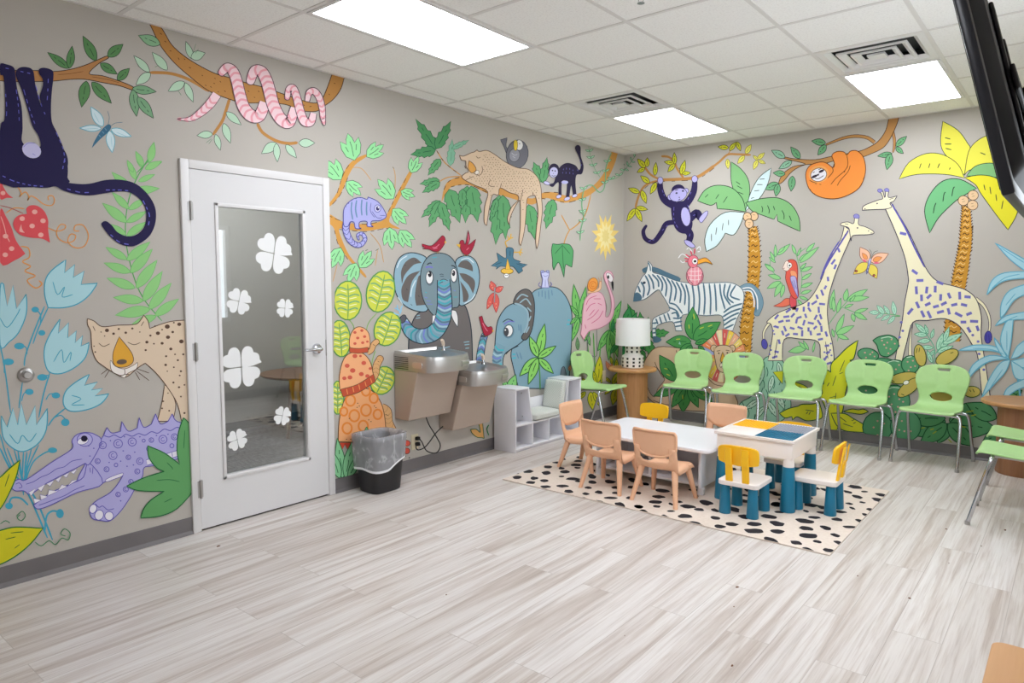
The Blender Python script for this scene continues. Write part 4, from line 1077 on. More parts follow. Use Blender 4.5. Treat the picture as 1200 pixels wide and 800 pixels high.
f = Fig('painted_heart', 'painted red spotted heart leaves with orange curling tendrils at the left edge', 'L', 1, Z6)
RD = '#e0545b'
f.l('#f0a250', 1.1, '30,245 90,240 140,265 165,310 150,338 175,312 200,300 225,335 215,365 240,330 290,355 340,395 400,405 425,370 410,330 375,335 380,365', '375,580 440,605 500,590 510,560 470,555 440,610 460,665 520,695 575,680 590,640 550,630 530,690 590,735 660,720 690,640 650,560 590,560 580,600 620,605', '45,465 110,425 190,430')
f.V(*V2).l('#f0a250', 1.3, '88,395 120,402 125,440 95,460 130,480 105,500 150,520 115,540 150,572 178,556 165,540').V(*Z6)
f.l('#b8575a', .9, '0,405 80,425 180,468')
f.p(RD, '0,210 30,268 60,315 102,346! 50,346 0,352').p(RD, '210,470! 205,430 235,405 290,408 345,450 375,520 375,590 390,697! 330,665 230,655 150,630 105,570 110,515 150,480').p(RD, '0,445 50,500 90,580 125,680 197,782! 120,830 0,850')
f.dots('#f3b0a8', '270,455,22 172,508,22 335,525,22 250,565,22 318,635,22 42,645,22 90,742,22 40,790,22 22,308,20')
f.p('#f3b0a8', '165,550! 172,590 192,618! 150,605').l('#f3b0a8', 1, '5,490 30,560 50,640 75,690'); f.done()

f = Fig('painted_tulip', 'painted pale blue tulips on curling blue stems at the left edge', 'L', 0, V3)
T, S_ = '#aedae2', '#47a8c4'
f.l(S_, 1.7, '190,-5 150,90 110,200 103,250', '0,160 20,260 45,450', '95,320 80,430', '212,278 185,370 165,470', '278,430 230,470 205,505', '60,605 90,720 100,800', '100,610 95,720', '135,598 105,720 100,790', '165,585 120,680 108,740', '108,740 140,660 190,620 225,610', '0,540 30,640 70,720', '30,600 80,720')
f.V(*V4).l(S_, 2.2, '70,160 90,280 130,370 185,500', '105,165 100,270 150,370 205,508', '0,150 40,230 90,290', '175,475 182,415 205,395 232,400', '110,372 80,345 45,345 35,372')
f.V(*V2).l(S_, 1.6, '205,655 165,740 140,810', '172,725 172,685 150,662').e(S_, 150, 664, 16, 12).e(S_, 178, 763, 15, 12)
f.V(*V3)
for x, y, a, b in ((82, 165, 22, 14), (35, 232, 24, 14), (180, 298, 22, 14), (125, 360, 18, 13), (238, 375, 18, 13), (278, 490, 18, 16), (225, 608, 18, 11)): f.e(S_, x, y, a, b)
f.l(S_, 1.3, '82,160 110,170 115,200', '35,225 20,240 18,280', '180,292 205,290 208,300', '120,352 100,370 92,400', '235,368 210,370 195,395', '280,480 260,460 230,470')
f.V(*V4).e(S_, 205, 158, 18, 11).e(S_, 35, 375, 15, 13).e(S_, 234, 405, 15, 18)
f.V(*V2).p(T, '205,656! 190,600 193,540 220,497 280,452! 275,507! 318,472! 312,527! 358,500! 345,557! 415,552! 380,602 330,640 270,656', S_, 1.3).l(S_, 1, '225,545 245,600 275,567 265,610 310,600')
f.p(T, '0,575 15,555! 30,650! 55,560! 70,660! 112,598! 112,680 80,760 40,800 0,815', S_, 1.3).l(S_, 1, '0,700 30,740 70,690 85,660')
f.V(*V3)
f.p(T, '255,50! 248,110! 292,65! 288,130! 325,100! 320,150! 352,120! 345,165! 380,150! 365,210 320,255 260,282 210,275 190,230 190,170 215,110', S_, 1.3).l(S_, 1, '228,232 262,180 272,235 302,190 298,228')
f.p(T, '270,412 278,360 320,320 380,285! 360,332! 415,318! 390,352! 437,345! 405,377! 464,368! 430,410 370,436 300,442', S_, 1.3).l(S_, 1, '305,375 345,390 305,415 360,415')
f.p(T, '5,462! 30,510! 55,428! 75,500! 90,408! 112,500! 150,418! 155,500! 202,430! 197,520 160,582 100,614 50,597 12,550', S_, 1.4).l(S_, 1.1, '40,540 75,580 95,545 125,572 155,535'); f.done()

f = Fig('painted_cheetah', 'painted cream spotted cheetah with closed eyes beside the white door', 'L', 1, V3); f.lim = (-1, .04, 201)
CH, CO = '#dfcab0', '#5d4436'
f.p(CH, '700,330! 690,400 670,485! 735,485! 748,412 722,345!', CO, .9)
f.p(CH, '372,72 372,48! 400,58 435,82 500,76 560,74 588,66 612,33! 630,58 637,90! 690,70 740,58 830,52! 830,500! 772,480! 752,405 705,330 660,275 618,238! 590,255 545,292 520,296 470,270 440,250 410,225 392,180 388,130 385,100', CO, 1)
f.p('#efe9e2', '470,225 490,250 530,262 570,245 585,235 580,262 545,280 530,300 510,290 475,270', CO, .6).p('#e2a93c', '507,125! 482,190 482,235 500,254 540,252 567,230 558,190', CO, .8).e('#6b5a4c', 518, 232, 22, 11, -5)
f.l(CO, .8, '420,152 440,166 467,155', '543,148 570,159 597,150', '530,262 530,285 510,290', '530,285 550,285', '460,262 430,285', '465,268 445,300', '585,262 635,280', '580,270 635,312', '575,275 595,310', '395,80 405,100', '600,80 612,60')
f.dots(CO, '455,98,9 483,112,6 505,92,5 535,108,6 563,90,5 595,105,3 445,122,3 672,110,9 712,82,11 763,72,9 715,127,9 690,153,7 772,145,10 640,120,5 625,148,7 655,155,4 735,105,6 740,65,4 620,182,5 727,177,7 707,208,5 745,200,4 705,245,6 757,225,5 770,272,5 740,255,4 738,320,5 765,290,4 400,165,3 405,190,4 712,272,3 762,340,5 770,380,4 785,450,5 695,400,4 690,430,4 715,365,3 430,105,3 660,80,4 690,95,4 780,200,5 785,330,4 720,440,4'); f.done()

f = Fig('painted_crocodile', 'painted lilac crocodile with swirls and an open toothy mouth', 'L', 2, V4); f.lim = (-1, .04, 201)
CR, CP = '#b4b0e2', '#615abb'
f.p(CR, '330,215 400,105 405,95! 417,68! 435,90 470,84! 475,45! 500,83 535,71! 543,30! 560,68 590,56! 607,15! 625,55 655,45! 672,15! 690,45 760,60! 760,190! 690,192 600,217 562,225 555,260 530,300 505,345 470,395 430,432 395,432 362,425 350,400 358,372 380,352 430,322 465,280 476,247 400,285 330,302 300,280', CP, 1)
f.p('#ece9f4', '570,195! 692,158! 696,180! 574,216!', CP, .7, 0).l(CP, .7, '590,190 593,208', '610,184 613,202', '630,178 633,197', '650,172 653,190', '670,166 673,184')
f.p(CR, '130,372! 148,387 200,370 300,322 400,287 345,205 325,262 280,287 200,322', CP, 1)
f.p(CR, '45,302 52,282 75,270 102,272 200,205 280,152 280,120 300,96 335,88 370,96 395,125 350,210 332,208! 290,230 240,255 180,287 120,328 92,316 60,316', CP, 1)
for q in ('110,322! 140,306! 122,335!', '145,305! 175,290! 160,318!', '180,288! 210,274! 195,298!', '215,272! 240,258! 228,282!', '245,256! 270,243! 258,264!', '275,242! 300,230! 287,250!', '135,365! 130,345! 160,352!', '160,352! 155,330! 185,338!', '185,336! 190,312! 225,318!', '225,316! 240,292! 262,300!', '262,298! 280,276! 305,272!'): f.p('#f1eff6', q, CP, .6, 0)
f.e('#b9b5e4', 330, 116, 30, 26, 0, CP, .9).e('#f0eef8', 322, 122, 22, 13, -15, CP, .6).e('#1b1738', 328, 112, 13, 12)
f.l(CP, 1, '405,100 425,106 445,98 470,108 490,95 515,103 540,92 565,99 590,85 615,91 640,75 665,81 690,68 715,76 740,66').l(CP, .8, '100,290 130,280 160,262 190,250 220,230 250,222 280,200 320,192', '150,372 180,362 210,350 250,335 290,312 330,295', '60,290 75,285 85,300 72,305', '350,225 352,245', '362,222 360,250')
f.rings(CP, .9, '400,138,14 460,132,17 515,125,16 440,178,16 545,200,13 635,115,16 680,105,12 590,118,9 500,185,9 415,232,10 535,240,10 490,310,10 460,330,9 510,280,9 580,152,9 670,140,8 452,215,7 380,200,10 560,120,6 700,130,8')
f.dots(CP, '430,120 485,105 545,105 480,160 525,165 365,150 350,180 470,200 425,205 495,220 520,215 470,355 610,100 655,95 345,140', 3)
f.p('#ece9f4', '412,272 445,256 478,246 476,258 450,268 418,280', CP, .6)
for x, y, a, b in ((362, 386, 14, 18), (386, 410, 17, 20), (425, 414, 17, 17)): f.e('#eceaf4', x, y, a, b, 20, CP, .8)
f.l(CP, .9, '370,365 385,380 400,375 420,390 445,385'); f.done()

f = Fig('painted_plant', 'painted green four-pointed leaf clump beside the bottom of the door frame', 'L', 3, V4); f.lim = (-1, .04, 201)
f.p('#64a566', '760,85! 735,50 715,30! 695,90 690,160 700,212! 640,168 575,140! 580,185 610,225 640,240! 560,265 493,297! 540,315 640,318! 590,350 560,385 548,421! 620,415 690,385 760,310!', '#1d6a3c', 1.2)
f.l('#1d6a3c', .8, '650,205 670,225 672,232', '610,275 660,272 700,280', '640,360 670,345', '720,80 716,150'); f.done()
f = Fig('painted_plant', 'painted yellow leaves with green edges and green curls at the bottom left corner', 'L', 3, V4)
f.p('#d6d024', '77,195! 62,260 32,330 0,385 -40,420 -40,290 0,262 40,225', '#2f7a3a', 1.4).p('#d6d024', '166,462! 120,520 60,570 0,602 -40,610 -40,480 0,470 60,457', '#2f7a3a', 1.4)
f.l('#2f6b2a', 1, '35,250 18,300', '40,480 90,475', '20,505 60,495', '55,540 75,525')
f.l('#3f8f5f', 1, '0,445 20,432 38,442', '62,415 85,395 98,413 82,432 66,420 78,408', '135,515 160,530 190,510 215,525 240,500 265,507 272,480 250,464 236,484 255,492'); f.done()

# ---- left wall, over the door
f = Fig('painted_branch', 'painted ochre branch with pale leaves above the white door', 'L', 0, V5)
BR, BO = '#be8848', '#4a3020'
f.l(BR, 3.6, '100,260 180,262 240,275 300,300 380,348', '478,376 455,450 440,490 398,552', '606,498 630,540 690,578 750,592 795,588')
f.p(BR, '95,20! 138,20! 172,75 205,130 260,180 330,225 410,265 480,285 560,310 640,330 720,358 800,385 870,403 905,388 930,340 960,255! 1018,258! 1000,330 965,382 920,417 880,442 800,436 740,410 640,402 540,402 470,383 380,347 300,287 230,227 180,172 145,122 115,60', BO, .9)
f.l(BO, .7, '150,75 158,82', '170,112 180,118', '195,158 203,160', '235,190 240,200', '262,195 268,200', '285,235 295,240', '345,272 352,276', '360,318 368,322', '385,325 392,330', '405,285 410,290', '400,310 408,312', '430,300 436,306', '450,345 458,350', '500,320 506,326', '560,345 568,350', '590,375 596,378', '610,345 615,352', '705,380 712,386', '740,385 745,390', '820,410 828,415', '850,420 860,418', '965,310 972,312', '940,360 946,365', '420,350 426,352')
f.leaves('#8fbf95', '150,128>48,86:.44', ol='#3a4a42'); f.leaves('#badabf', '100,258>26,180:.32 184,248>112,164:.36 105,262>36,318:.46 265,305>187,348:.46 268,308>306,400:.34 300,195>270,113:.34 295,190>362,168:.62 460,445>531,506:.36 448,498>480,592:.36 396,548>322,555:.46 410,550>433,625:.36 695,590>625,640:.5 695,592>700,680:.36 740,598>790,661:.4 800,590>876,590:.52', ol='#3a4a42', lw=.6, vein=False)
f.l('#5a8f6a', .5, '305,165 318,125', '315,170 330,150', '365,590 390,570', '378,595 395,572', '235,345 250,368', '125,235 140,228'); f.done()
f = Fig('painted_snake', 'painted pink striped snake coiled round the branch above the door', 'L', 2, V5)
PK, PS, PO = '#f6d6dc', '#eea6b2', '#5b4350'
f.worm(PK, '415,362 385,405 340,448 290,478 232,478', [44, 44, 36, 22, 3], PO, .7, PS, 7, 2.4)
f.worm(PK, '640,400 615,462 575,462 540,420 522,360 508,300 490,255 462,238 436,262', [50, 56, 58, 56, 54, 52, 50, 44, 34], PO, .9, PS, 7, 2.6)
f.worm(PK, '780,425 755,495 715,478 682,420 665,360 648,300 625,258 592,252 572,302', [40, 50, 56, 58, 58, 56, 54, 48, 40], PO, .9, PS, 7, 2.6)
f.worm(PK, '868,450 855,492 825,488 805,440 790,380 772,335 752,340 745,380', [30, 38, 42, 40, 38, 36, 30, 24], PO, .9, PS, 6.5, 2.2)
f.worm(PK, '838,395 848,355 872,348 895,378 908,425 912,470 918,503', [22, 30, 32, 32, 30, 26, 12], PO, .9, PS, 6, 2.2)
f.dots('#3a2c33', '908,478,3 917,476,3'); f.done()
# ---- left wall, right of the door
f = Fig('painted_branch', 'painted ochre tree branches with light green leaves around the chameleon', 'L', 0, V7); f.lim = (1, .02, -388.5)
f.l('#cfa060', .9, '170,265 215,270 260,325', '255,572 300,630 318,710', '100,720 80,800', '370,380 372,300 362,262', '290,650 278,725')
f.p('#d59c4c', '60,482 130,520 230,530 310,515 340,470 380,390 438,283 452,290 402,390 362,470 345,520 395,552 330,547 240,562 150,557 110,552 122,600 160,680 232,765 225,775 150,690 105,620 85,550 60,522').p('#d59c4c', '50,450 100,380 130,290 168,237 228,205 236,215 185,252 150,310 115,390 62,452')
f.dash('#5a3d22', .7, '60,490 130,518 230,530 305,518', 4, 3).dash('#5a3d22', .7, '110,555 240,565 330,550 390,560', 4, 3).dash('#5a3d22', .7, '150,312 115,392 64,452', 4, 3).dash('#5a3d22', .7, '340,472 380,392 438,290', 4, 3).dash('#5a3d22', .7, '100,385 130,295 165,240', 4, 3).dash('#5a3d22', .7, '88,560 105,625 150,695', 4, 3)
f.lobed('#9be3a2', '182,232>150,105 238,215>318,158 120,322>45,228 143,330>212,395 365,412>290,320 398,375>465,402 360,458>425,530 446,290>482,212 345,545>358,650 393,558>450,640 118,640>75,735 205,735>262,655 190,712>150,805')
f.V(*V7).l('#2c5a40', .6, '42,272 50,265', '172,132 178,140', '300,150 306,155', '360,262 366,270', '232,655 245,648', '280,655 295,645'); f.done()
f = Fig('painted_chameleon', 'painted lilac chameleon with a curled tail on the ochre branch', 'L', 2, V7)
LC, LO = '#aeb0e4', '#4b4a9c'
f.worm(LC, '150,500 140,555 165,612 205,628 230,600 215,575 195,582 200,602', [34, 30, 26, 22, 18, 15, 11, 7], LO, .8, LO, 4, .6)
f.p(LC, '128,510 132,455 165,418 205,405 238,414 243,403! 290,425 322,470 328,497 300,513 262,516 258,535 268,542 240,540 238,518 205,520 202,545 212,550 185,550 178,522 160,520 150,540 132,540', LO, .9)
f.l('#6a8fb4', 1.6, '168,425 165,465 172,510', '190,418 185,460 192,500', '215,415 212,455 215,490', '238,425 236,460 238,490').l(LO, .6, '258,430 255,470 275,500', '262,470 285,500 310,500', '300,490 325,490')
f.dash(LO, .6, '140,450 165,420 205,407 240,417', 1, 2); f.e('#cfd0f0', 288, 457, 15, 17, 0, LO, .7).e('#33306a', 289, 457, 8, 10).e('#ffffff', 292, 453, 3, 3); f.done()

f = Fig('painted_monstera', 'painted yellow-green cut leaves around the stacked turtles by the door', 'L', 1, V8); f.lim = (1, .02, -399)
def monstera(x, y, rx, ry, rot, c='#d3db52'):
    f.e(c, x, y, rx, ry, rot, '#5f9f56', 1.5)
    co, si = math.cos(R(rot)), math.sin(R(rot)); g = lambda u, v: '%.1f,%.1f' % (x + u * rx * co - v * ry * si, y + u * rx * si + v * ry * co)
    f.l('#6fa85a', 1.2, g(0, -.85) + ' ' + g(.04, 0) + ' ' + g(0, .95))
    for v in (-.55, -.2, .15, .5):
        f.l('#7fb37a', 1.8, g(.03, v) + ' ' + g(.5, v - .12) + ' ' + g(.86 * math.sqrt(1 - v * v), v - .05), g(-.03, v) + ' ' + g(-.5, v - .12) + ' ' + g(-.86 * math.sqrt(1 - v * v), v - .05)).l('#eef2c8', 1., g(.1, v + .12) + ' ' + g(.65 * math.sqrt(1 - v * v), v + .03), g(-.1, v + .12) + ' ' + g(-.65 * math.sqrt(1 - v * v), v + .03))
f.l('#8fbf6a', 1, '115,225 135,250 140,290', '220,205 190,240 180,280', '215,340 205,370 200,400')
for a in ((115, 160, 50, 70, 0), (233, 128, 50, 75, 14), (258, 262, 47, 62, 18), (88, 297, 36, 66, -5), (240, 448, 42, 52, 25), (78, 510, 22, 60, 0)): monstera(*a)
f.done()
f = Fig('painted_turtle', 'painted stack of three orange spotted turtles between the door and the drinking fountains', 'L', 2, V8); f.lim = (1, .02, -399)
SK, SO = '#dfae78', '#6a4a2c'
f.worm(SK, '235,545 255,560 262,600 285,650', [30, 34, 30, 34], SO, .7, '#b98a55', 4, .5).worm(SK, '200,450 214,425 218,395 232,368', [22, 24, 26, 24], SO, .7, '#b98a55', 4, .5).worm(SK, '185,350 200,338 208,318 220,308', [16, 18, 20, 20], SO, .7)
f.p('#f4b07a', '80,668! 84,590 105,512 150,477 200,484 235,530 250,600 250,680! 160,672', SO, .9)
for x, y, r in ((124, 520, 17), (180, 486, 15), (208, 512, 15), (180, 555, 18), (222, 570, 15), (138, 575, 18), (112, 620, 17), (170, 612, 17), (100, 560, 13)): f.strip('#ee8d3c', f.px(ellipse(x, y, r, r * 1.15, 16)), [2.2] * 16, True)
f.up(); f.dots(SO, '150,530 156,540 148,545 190,590 198,596 150,640 158,646 120,585 110,660 125,660 140,662 155,665 210,540 216,546', 2.2)
f.p('#d9513c', '78,672! 150,672! 146,700! 128,676! 118,705! 104,678! 92,702!', SO, .7, 0)
f.p('#f6b482', '86,485! 84,430 100,370 130,347 168,350 195,380 207,430! 150,465', SO, .9).p('#c9573b', '88,480! 150,462 207,425! 214,452! 155,490 97,507!', SO, .8).l('#f0a25e', .9, '110,478 114,498', '132,470 136,490', '154,462 158,482', '176,452 181,470', '196,440 202,458')
f.dots('#d8604c', '112,395,9 140,360,9 172,385,9 132,412,10 122,437,9 163,425,9 185,432,8 102,440,8 160,360,5 195,405,6')
f.p('#f6b482', '124,332 122,290 140,260 165,256 190,278 193,330 160,336', SO, .8).p('#c9573b', '120,330! 155,333 188,328! 187,346! 150,350 121,346!', SO, .7).dots('#d8604c', '140,275,6 165,268,6 150,295,6 175,290,6 140,315,6 168,312,6 185,308,5')
f.l(SO, .6, '205,318 212,322', '222,378 228,382', '250,570 262,575', '228,312 222,318'); f.done()
f = Fig('painted_plant', 'painted pale green grass tuft behind the waste bin', 'L', 4, V8); f.lim = (1, .02, -391)
f.leaves('#92d6a0', '95,800>75,655:.24 85,800>48,690:.3 105,800>128,668:.26 115,800>165,700:.26 180,640>182,615:.5', ol='#1f6a3c', lw=.9); f.done()
f = Fig('painted_flower', 'painted small red flower right of the waste bin', 'L', 4, (0, 0, 1)); f.e('#dd5a48', 476, 519, 4, 3.5, 0, '#3a2b22', .7).e('#dd5a48', 476, 528, 3.5, 3.5, 0, '#3a2b22', .7).dots('#22201e', '474,534 479,536 474,513', .9); f.done()

f = Fig('painted_elephant', 'painted blue-grey elephant with a striped curled trunk above the drinking fountains', 'L', 1, E1)
EK, EB, ED = '#26343f', '#93b6c6', '#6b6563'
f.p('#716c6b', '188,900! 192,740 198,660 218,580 255,530 330,508 480,490 522,490 548,560 562,650 567,780 567,900!', EK, 1.2)
f.l('#8fb6c2', 1.2, '240,550 260,545', '235,565 262,560', '380,745 410,735 436,730', '370,760 400,750', '515,705 550,700', '520,720 550,716', '525,740 548,738')
f.p(EB, '300,218 250,186 190,182 140,210 113,270 108,340 120,420 160,480 220,516 292,524 310,480 280,400 268,300', EK, 1.1)
f.p(ED, '150,330! 150,285 175,235 225,208 270,240! 225,250 185,290! 165,320 155,360').p(ED, '190,470! 160,455 150,405 160,365 195,310 262,285! 215,345 200,410').p(ED, '238,490! 230,440 236,380 250,320 264,312! 275,400 296,485!')
f.l('#d6e6ec', 1.2, '125,270 145,225 185,198', '205,440 212,390 235,340', '130,440 160,485').l(EK, .5, '180,390 186,400', '170,250 176,256', '250,430 256,440', '230,225 240,230', '205,480 215,490')
f.p(EB, '468,232 500,203 550,200 590,235 608,300 604,370 580,440 540,476 492,486 480,400 478,300', EK, 1.1)
f.p(ED, '480,262! 500,232 535,225 565,255 570,290! 530,275').p(ED, '490,300! 530,305 575,335 582,375 570,420! 545,370 510,335').p(ED, '495,345! 525,385 545,430 535,462 512,470! 508,410')
f.l('#d6e6ec', 1.2, '500,222 540,212 575,240', '585,420 560,455 520,478')
f.p('#7f969f', '368,182 325,192 292,222 268,275 262,340 270,420 290,480 325,532 360,560 400,535 450,505 486,492 491,420 488,350 478,280 455,222 415,190', EK, 1)
f.worm('#7fa6b8', '398,338 402,420 404,500 388,580 345,645 275,670 205,645 158,570', [72, 82, 88, 92, 92, 88, 72, 46], EK, 1.1, ['#4fb0bf', '#5d7f96', '#7a86d0', '#a9c8d6', '#5d7f96', '#39a0a8', '#8fb0c2'], 2.6, 2)
f.e('#5a5a62', 160, 568, 17, 26, 25, EK, .8).l('#3f4c58', .8, '375,345 398,335 425,345', '370,360 395,350').l('#49b9c4', 1.6, '365,360 385,345 410,345')
f.e('#6b7d88', 317, 330, 26, 44).e('#f4f4f4', 315, 325, 21, 38, 0, EK, .7).e('#2c2c34', 317, 306, 11, 17).e('#6b7d88', 460, 318, 22, 42).e('#f4f4f4', 458, 312, 18, 40, 0, EK, .7).e('#2c2c34', 456, 300, 10, 17).e('#ffffff', 312, 300, 3, 4).e('#ffffff', 452, 294, 3, 4)
f.l(EK, 1.2, '300,250 318,240 328,245', '442,255 458,258 468,270').l('#7a78cf', 1.8, '292,268 312,262 335,268').l('#7a86d0', .9, '285,440 305,445', '295,460 325,465', '300,480 335,482', '455,400 470,405').l('#4fb0bf', 1, '290,410 300,415', '455,440 480,440', '330,210 360,205').l('#3f4c58', .7, '375,310 385,305 398,310', '378,318 400,318')
f.p('#efefef', '446,516! 470,522 482,560 481,616! 460,585 445,550', EK, .7).p('#efefef', '332,548! 352,545! 345,575 330,602!', EK, .7)
f.l('#8fcbe8', 1.4, '145,540 135,515 110,505', '148,530 150,500 160,490', '140,545 120,540 105,530', '130,520 125,485'); f.done()

f = Fig('painted_elephant', 'painted blue elephant with lifted trunk and a frog on its back, above the bookcase', 'L', 1, E3)
f.p('#87abbc', '240,440 265,402 320,385 372,390 412,430 436,490 441,560 438,650 432,740 425,860! 190,860! 165,760 155,690 190,600 235,500', EK, 1)
f.worm('#7fa6b8', '12,770 10,720 18,660 30,612', [40, 36, 32, 30], EK, .8, ['#4fb0bf', '#5d7f96', '#7a86d0', '#a9c8d6'], 2.4, 2).e('#52606c', 31, 612, 16, 7, -15, EK, .7)
f.p('#87abbc', '74,800! 78,720 80,640 92,545 130,482 178,460 230,470 252,540 232,610 195,650 152,678 125,700 116,740 122,800!', EK, 1)
f.worm('#7fa6b8', '108,655 92,690 88,735 100,800', [50, 42, 40, 40], None, .8, ['#49b9c4', '#5d7f96', '#a9c8d6', '#7a86d0', '#5d7f96'], 2.6, 2)
f.p('#6a6563', '166,462 180,420 215,395 246,405 263,450 263,520 250,592 225,632 203,620 232,570 240,510 225,480 195,468', EK, 1)
f.l('#9db9c6', 1.6, '180,445 205,420 235,430', '195,460 225,440 248,470', '230,480 250,500', '238,545 248,520', '225,600 240,570').l('#9db9c6', 2, '170,462 200,470 232,500 232,560 215,600')
f.e('#6b8ea0', 143, 592, 27, 34, 5).e('#f4f4f4', 143, 590, 20, 28, 8, EK, .7).e('#4a4a50', 132, 595, 12, 20).e('#ffffff', 128, 586, 3, 4)
f.l('#7a78cf', 1.4, '120,560 145,545 172,548').l(EK, 1, '115,550 140,535 165,545', '130,700 150,680 190,660').l('#5f86a8', .9, '285,405 285,430', '300,400 300,432', '315,402 316,440', '330,398 332,442', '345,398 348,425', '190,560 192,590', '200,560 202,600', '180,690 190,720', '195,690 205,725').l('#49c0d0', 1.6, '160,700 175,700', '160,718 178,716', '420,540 430,540', '415,560 430,560')
f.p('#6b7780', '385,800! 392,765 405,760 415,800!', EK, .7); f.done()
f = Fig('painted_plant', 'painted light green palm sprig in front of the blue elephant', 'L', 3, E5)
f.l('#5fa552', 1.4, '312,262 320,340 322,430', '270,560 265,480')
f.leaves('#93d96e', '312,262>346,84:.26 310,258>267,150:.34 312,262>406,200:.32 315,265>392,345:.34 308,262>214,358:.36 310,265>260,402:.3', ol='#1f5a32', lw=.9)
f.leaves('#8ad07e', '160,440>195,350:.5 150,430>130,370:.4', ol='#1f5a32', lw=.8); f.done()
f = Fig('painted_frog', 'painted pale lilac frog sitting on the blue elephant', 'L', 3, E3)
f.l('#6a68b0', .8, '295,385 282,375 290,362', '332,385 345,372 335,360').p('#cdd0f2', '296,388! 302,350 298,335 295,318 305,308 312,316 322,308 332,315 330,335 326,352 332,388!', '#6a68b0', .7).e('#b9c4f0', 300, 313, 7, 6, 0, '#6a68b0', .6).e('#b9c4f0', 326, 313, 7, 6, 0, '#6a68b0', .6).dots('#3a3a60', '300,313 326,313', 2.5)
f.l('#6a68b0', .5, '303,330 314,335 326,330', '314,350 314,385'); f.done()
def redbird(label, body, wing, beak, legs):
    f = Fig('painted_bird', label, 'L', 3, E1); f.l('#d8a04a', .6, *legs); f.p('#ab2740', body, '#5c1424', .6).p('#f0c04a', beak, None, .5, 0); f.l('#e07a94', .9, *wing); f.done()
redbird('painted red bird standing on the head of the striped-trunk elephant', '270,128! 320,140 350,122 375,95 390,80 404,92 406,115 395,140 370,170 342,173 312,160 274,158! 288,150! 272,143!', ('330,150 350,148 372,130', '335,158 360,152'), '403,110! 415,120! 402,126!', ('358,172 360,184', '368,170 370,184'))
redbird('painted red bird with raised wings on the elephant ear', '541,48! 550,100 540,135 586,100! 570,150 545,188 520,190 500,168 490,132 496,110 512,108 522,132 532,100', ('540,70 542,120', '530,165 545,150'), '494,130! 470,132! 492,152!', ('520,190 521,200', '532,188 534,200'))
redbird('painted red bird perched on the lifted trunk of the blue elephant', '605,556! 622,550! 634,590 655,615 676,612 684,640 662,662 636,662 622,625', ('625,590 640,620 655,640',), '683,630! 694,638! 683,645!', ('645,662 645,672',))
f = Fig('painted_butterfly', 'painted red spotted butterfly between the two elephants', 'L', 1, E1)
f.leaves('#e3665e', '695,405>675,345:.6 702,408>748,378:.6 692,415>652,512:.34 704,420>706,532:.34', ol='#a83a40', lw=.6, vein=False).dots('#f6c9a8', '680,370 672,362 730,390 740,385 670,470 660,490 705,480 707,500 685,385', 3).worm('#a9a9b4', '698,385 696,470', [7, 4], '#777', .4).l('#777777', .4, '696,385 688,368', '700,385 712,360'); f.done()
f = Fig('painted_bird', 'painted blue bird tumbling upside down with yellow feet', 'L', 1, E3)
f.l('#e8b84a', 1.3, '140,205 128,175 150,158 155,135', '150,158 165,152', '145,160 138,145', '165,222 195,220 205,205', '190,220 210,225', '192,220 200,238')
BL_ = '#4c7b92'; f.p(BL_, '132,205 150,200 166,210 165,250 200,265! 190,272! 232,280! 205,295! 210,308! 190,322! 165,290 135,290 105,288 85,302! 88,290! 60,286! 95,262! 88,224! 130,250', '#2c4a5c', .7)
f.e('#f0c24e', 136, 310, 29, 14, 0, '#7a5a22', .7).p('#f0c24e', '138,250! 128,302! 152,302!', '#7a5a22', .7).e('#f2f2f2', 133, 332, 12, 11, 0, '#555', .5).dots('#333333', '130,330 136,330', 2.5); f.l('#2c4a5c', .6, '150,215 150,240', '80,280 110,270', '180,275 210,285'); f.done()

# ---- leopard branch
f = Fig('painted_branch', 'painted branch with hanging green leaves that the sleeping leopard lies on', 'L', 0, E2)
f.l('#cf9850', 1.3, '140,250 185,315 270,382', '155,412 200,390 270,385', '945,475 912,590 842,660 820,640 790,585', '836,660 815,700 800,750')
f.p('#d39a50', '165,522! 178,450 205,408 270,388 330,410 400,450 470,445 560,480 640,500 700,468 760,470 830,487 900,465 960,430 1010,370 1040,300 1052,252! 1085,262! 1068,320 1030,400 980,450 930,487 860,512 800,522 740,503 700,500 640,532 570,512 470,482 400,472 320,432 260,430 215,442 190,472', None)
f.dash('#4a3320', .8, '178,455 205,410 270,390 325,408', 4, 3).dash('#4a3320', .8, '215,440 260,430 320,432 400,468', 4, 3).dash('#4a3320', .8, '690,500 760,510 830,520 930,487', 4, 3).dash('#4a3320', .8, '700,470 760,468 790,475', 4, 3).dash('#4a3320', .8, '140,250 185,315 265,380', 3, 4)
GL, GD = '#63a86f', '#1f5a3e'
f.leaves('#4f9660', '138,245>30,85:.3 138,242>215,97:.36 135,248>4,272:.44', ol=GD, spiky=1); f.leaves('#86bfa0', '212,330>222,190:.3 222,240>310,196:.3', ol='#4f8f70', lw=.5, spiky=1)
f.leaves(GL, '160,295>95,380:.42 155,405>52,425:.4 158,415>65,470:.42 160,512>60,600:.36 160,515>100,650:.36 160,518>208,670:.36 205,452>262,628:.46 300,435>290,628:.4 320,435>355,625:.42 275,450>275,560:.4 468,482>448,742:.34 485,482>500,715:.32 455,500>420,620:.3 620,532>652,715:.4 748,505>710,660:.4 690,415>645,310:.5 692,418>716,285:.34', ol=GD, spiky=1)
f.V(*E3).p('#5aa76b', '395,182! 375,185 350,182! 345,215 350,260! 350,285 355,306! 375,270 388,290 403,341! 410,282 425,285 440,292! 445,250 447,215! 430,187', GD, .8).l(GD, .6, '395,185 398,250 402,300', '395,190 360,230', '397,190 432,230'); f.done()
f = Fig('painted_vine', 'painted thin green vines twining round the branch end near the mural corner', 'L', 3, E2)
VN = '#79b486'
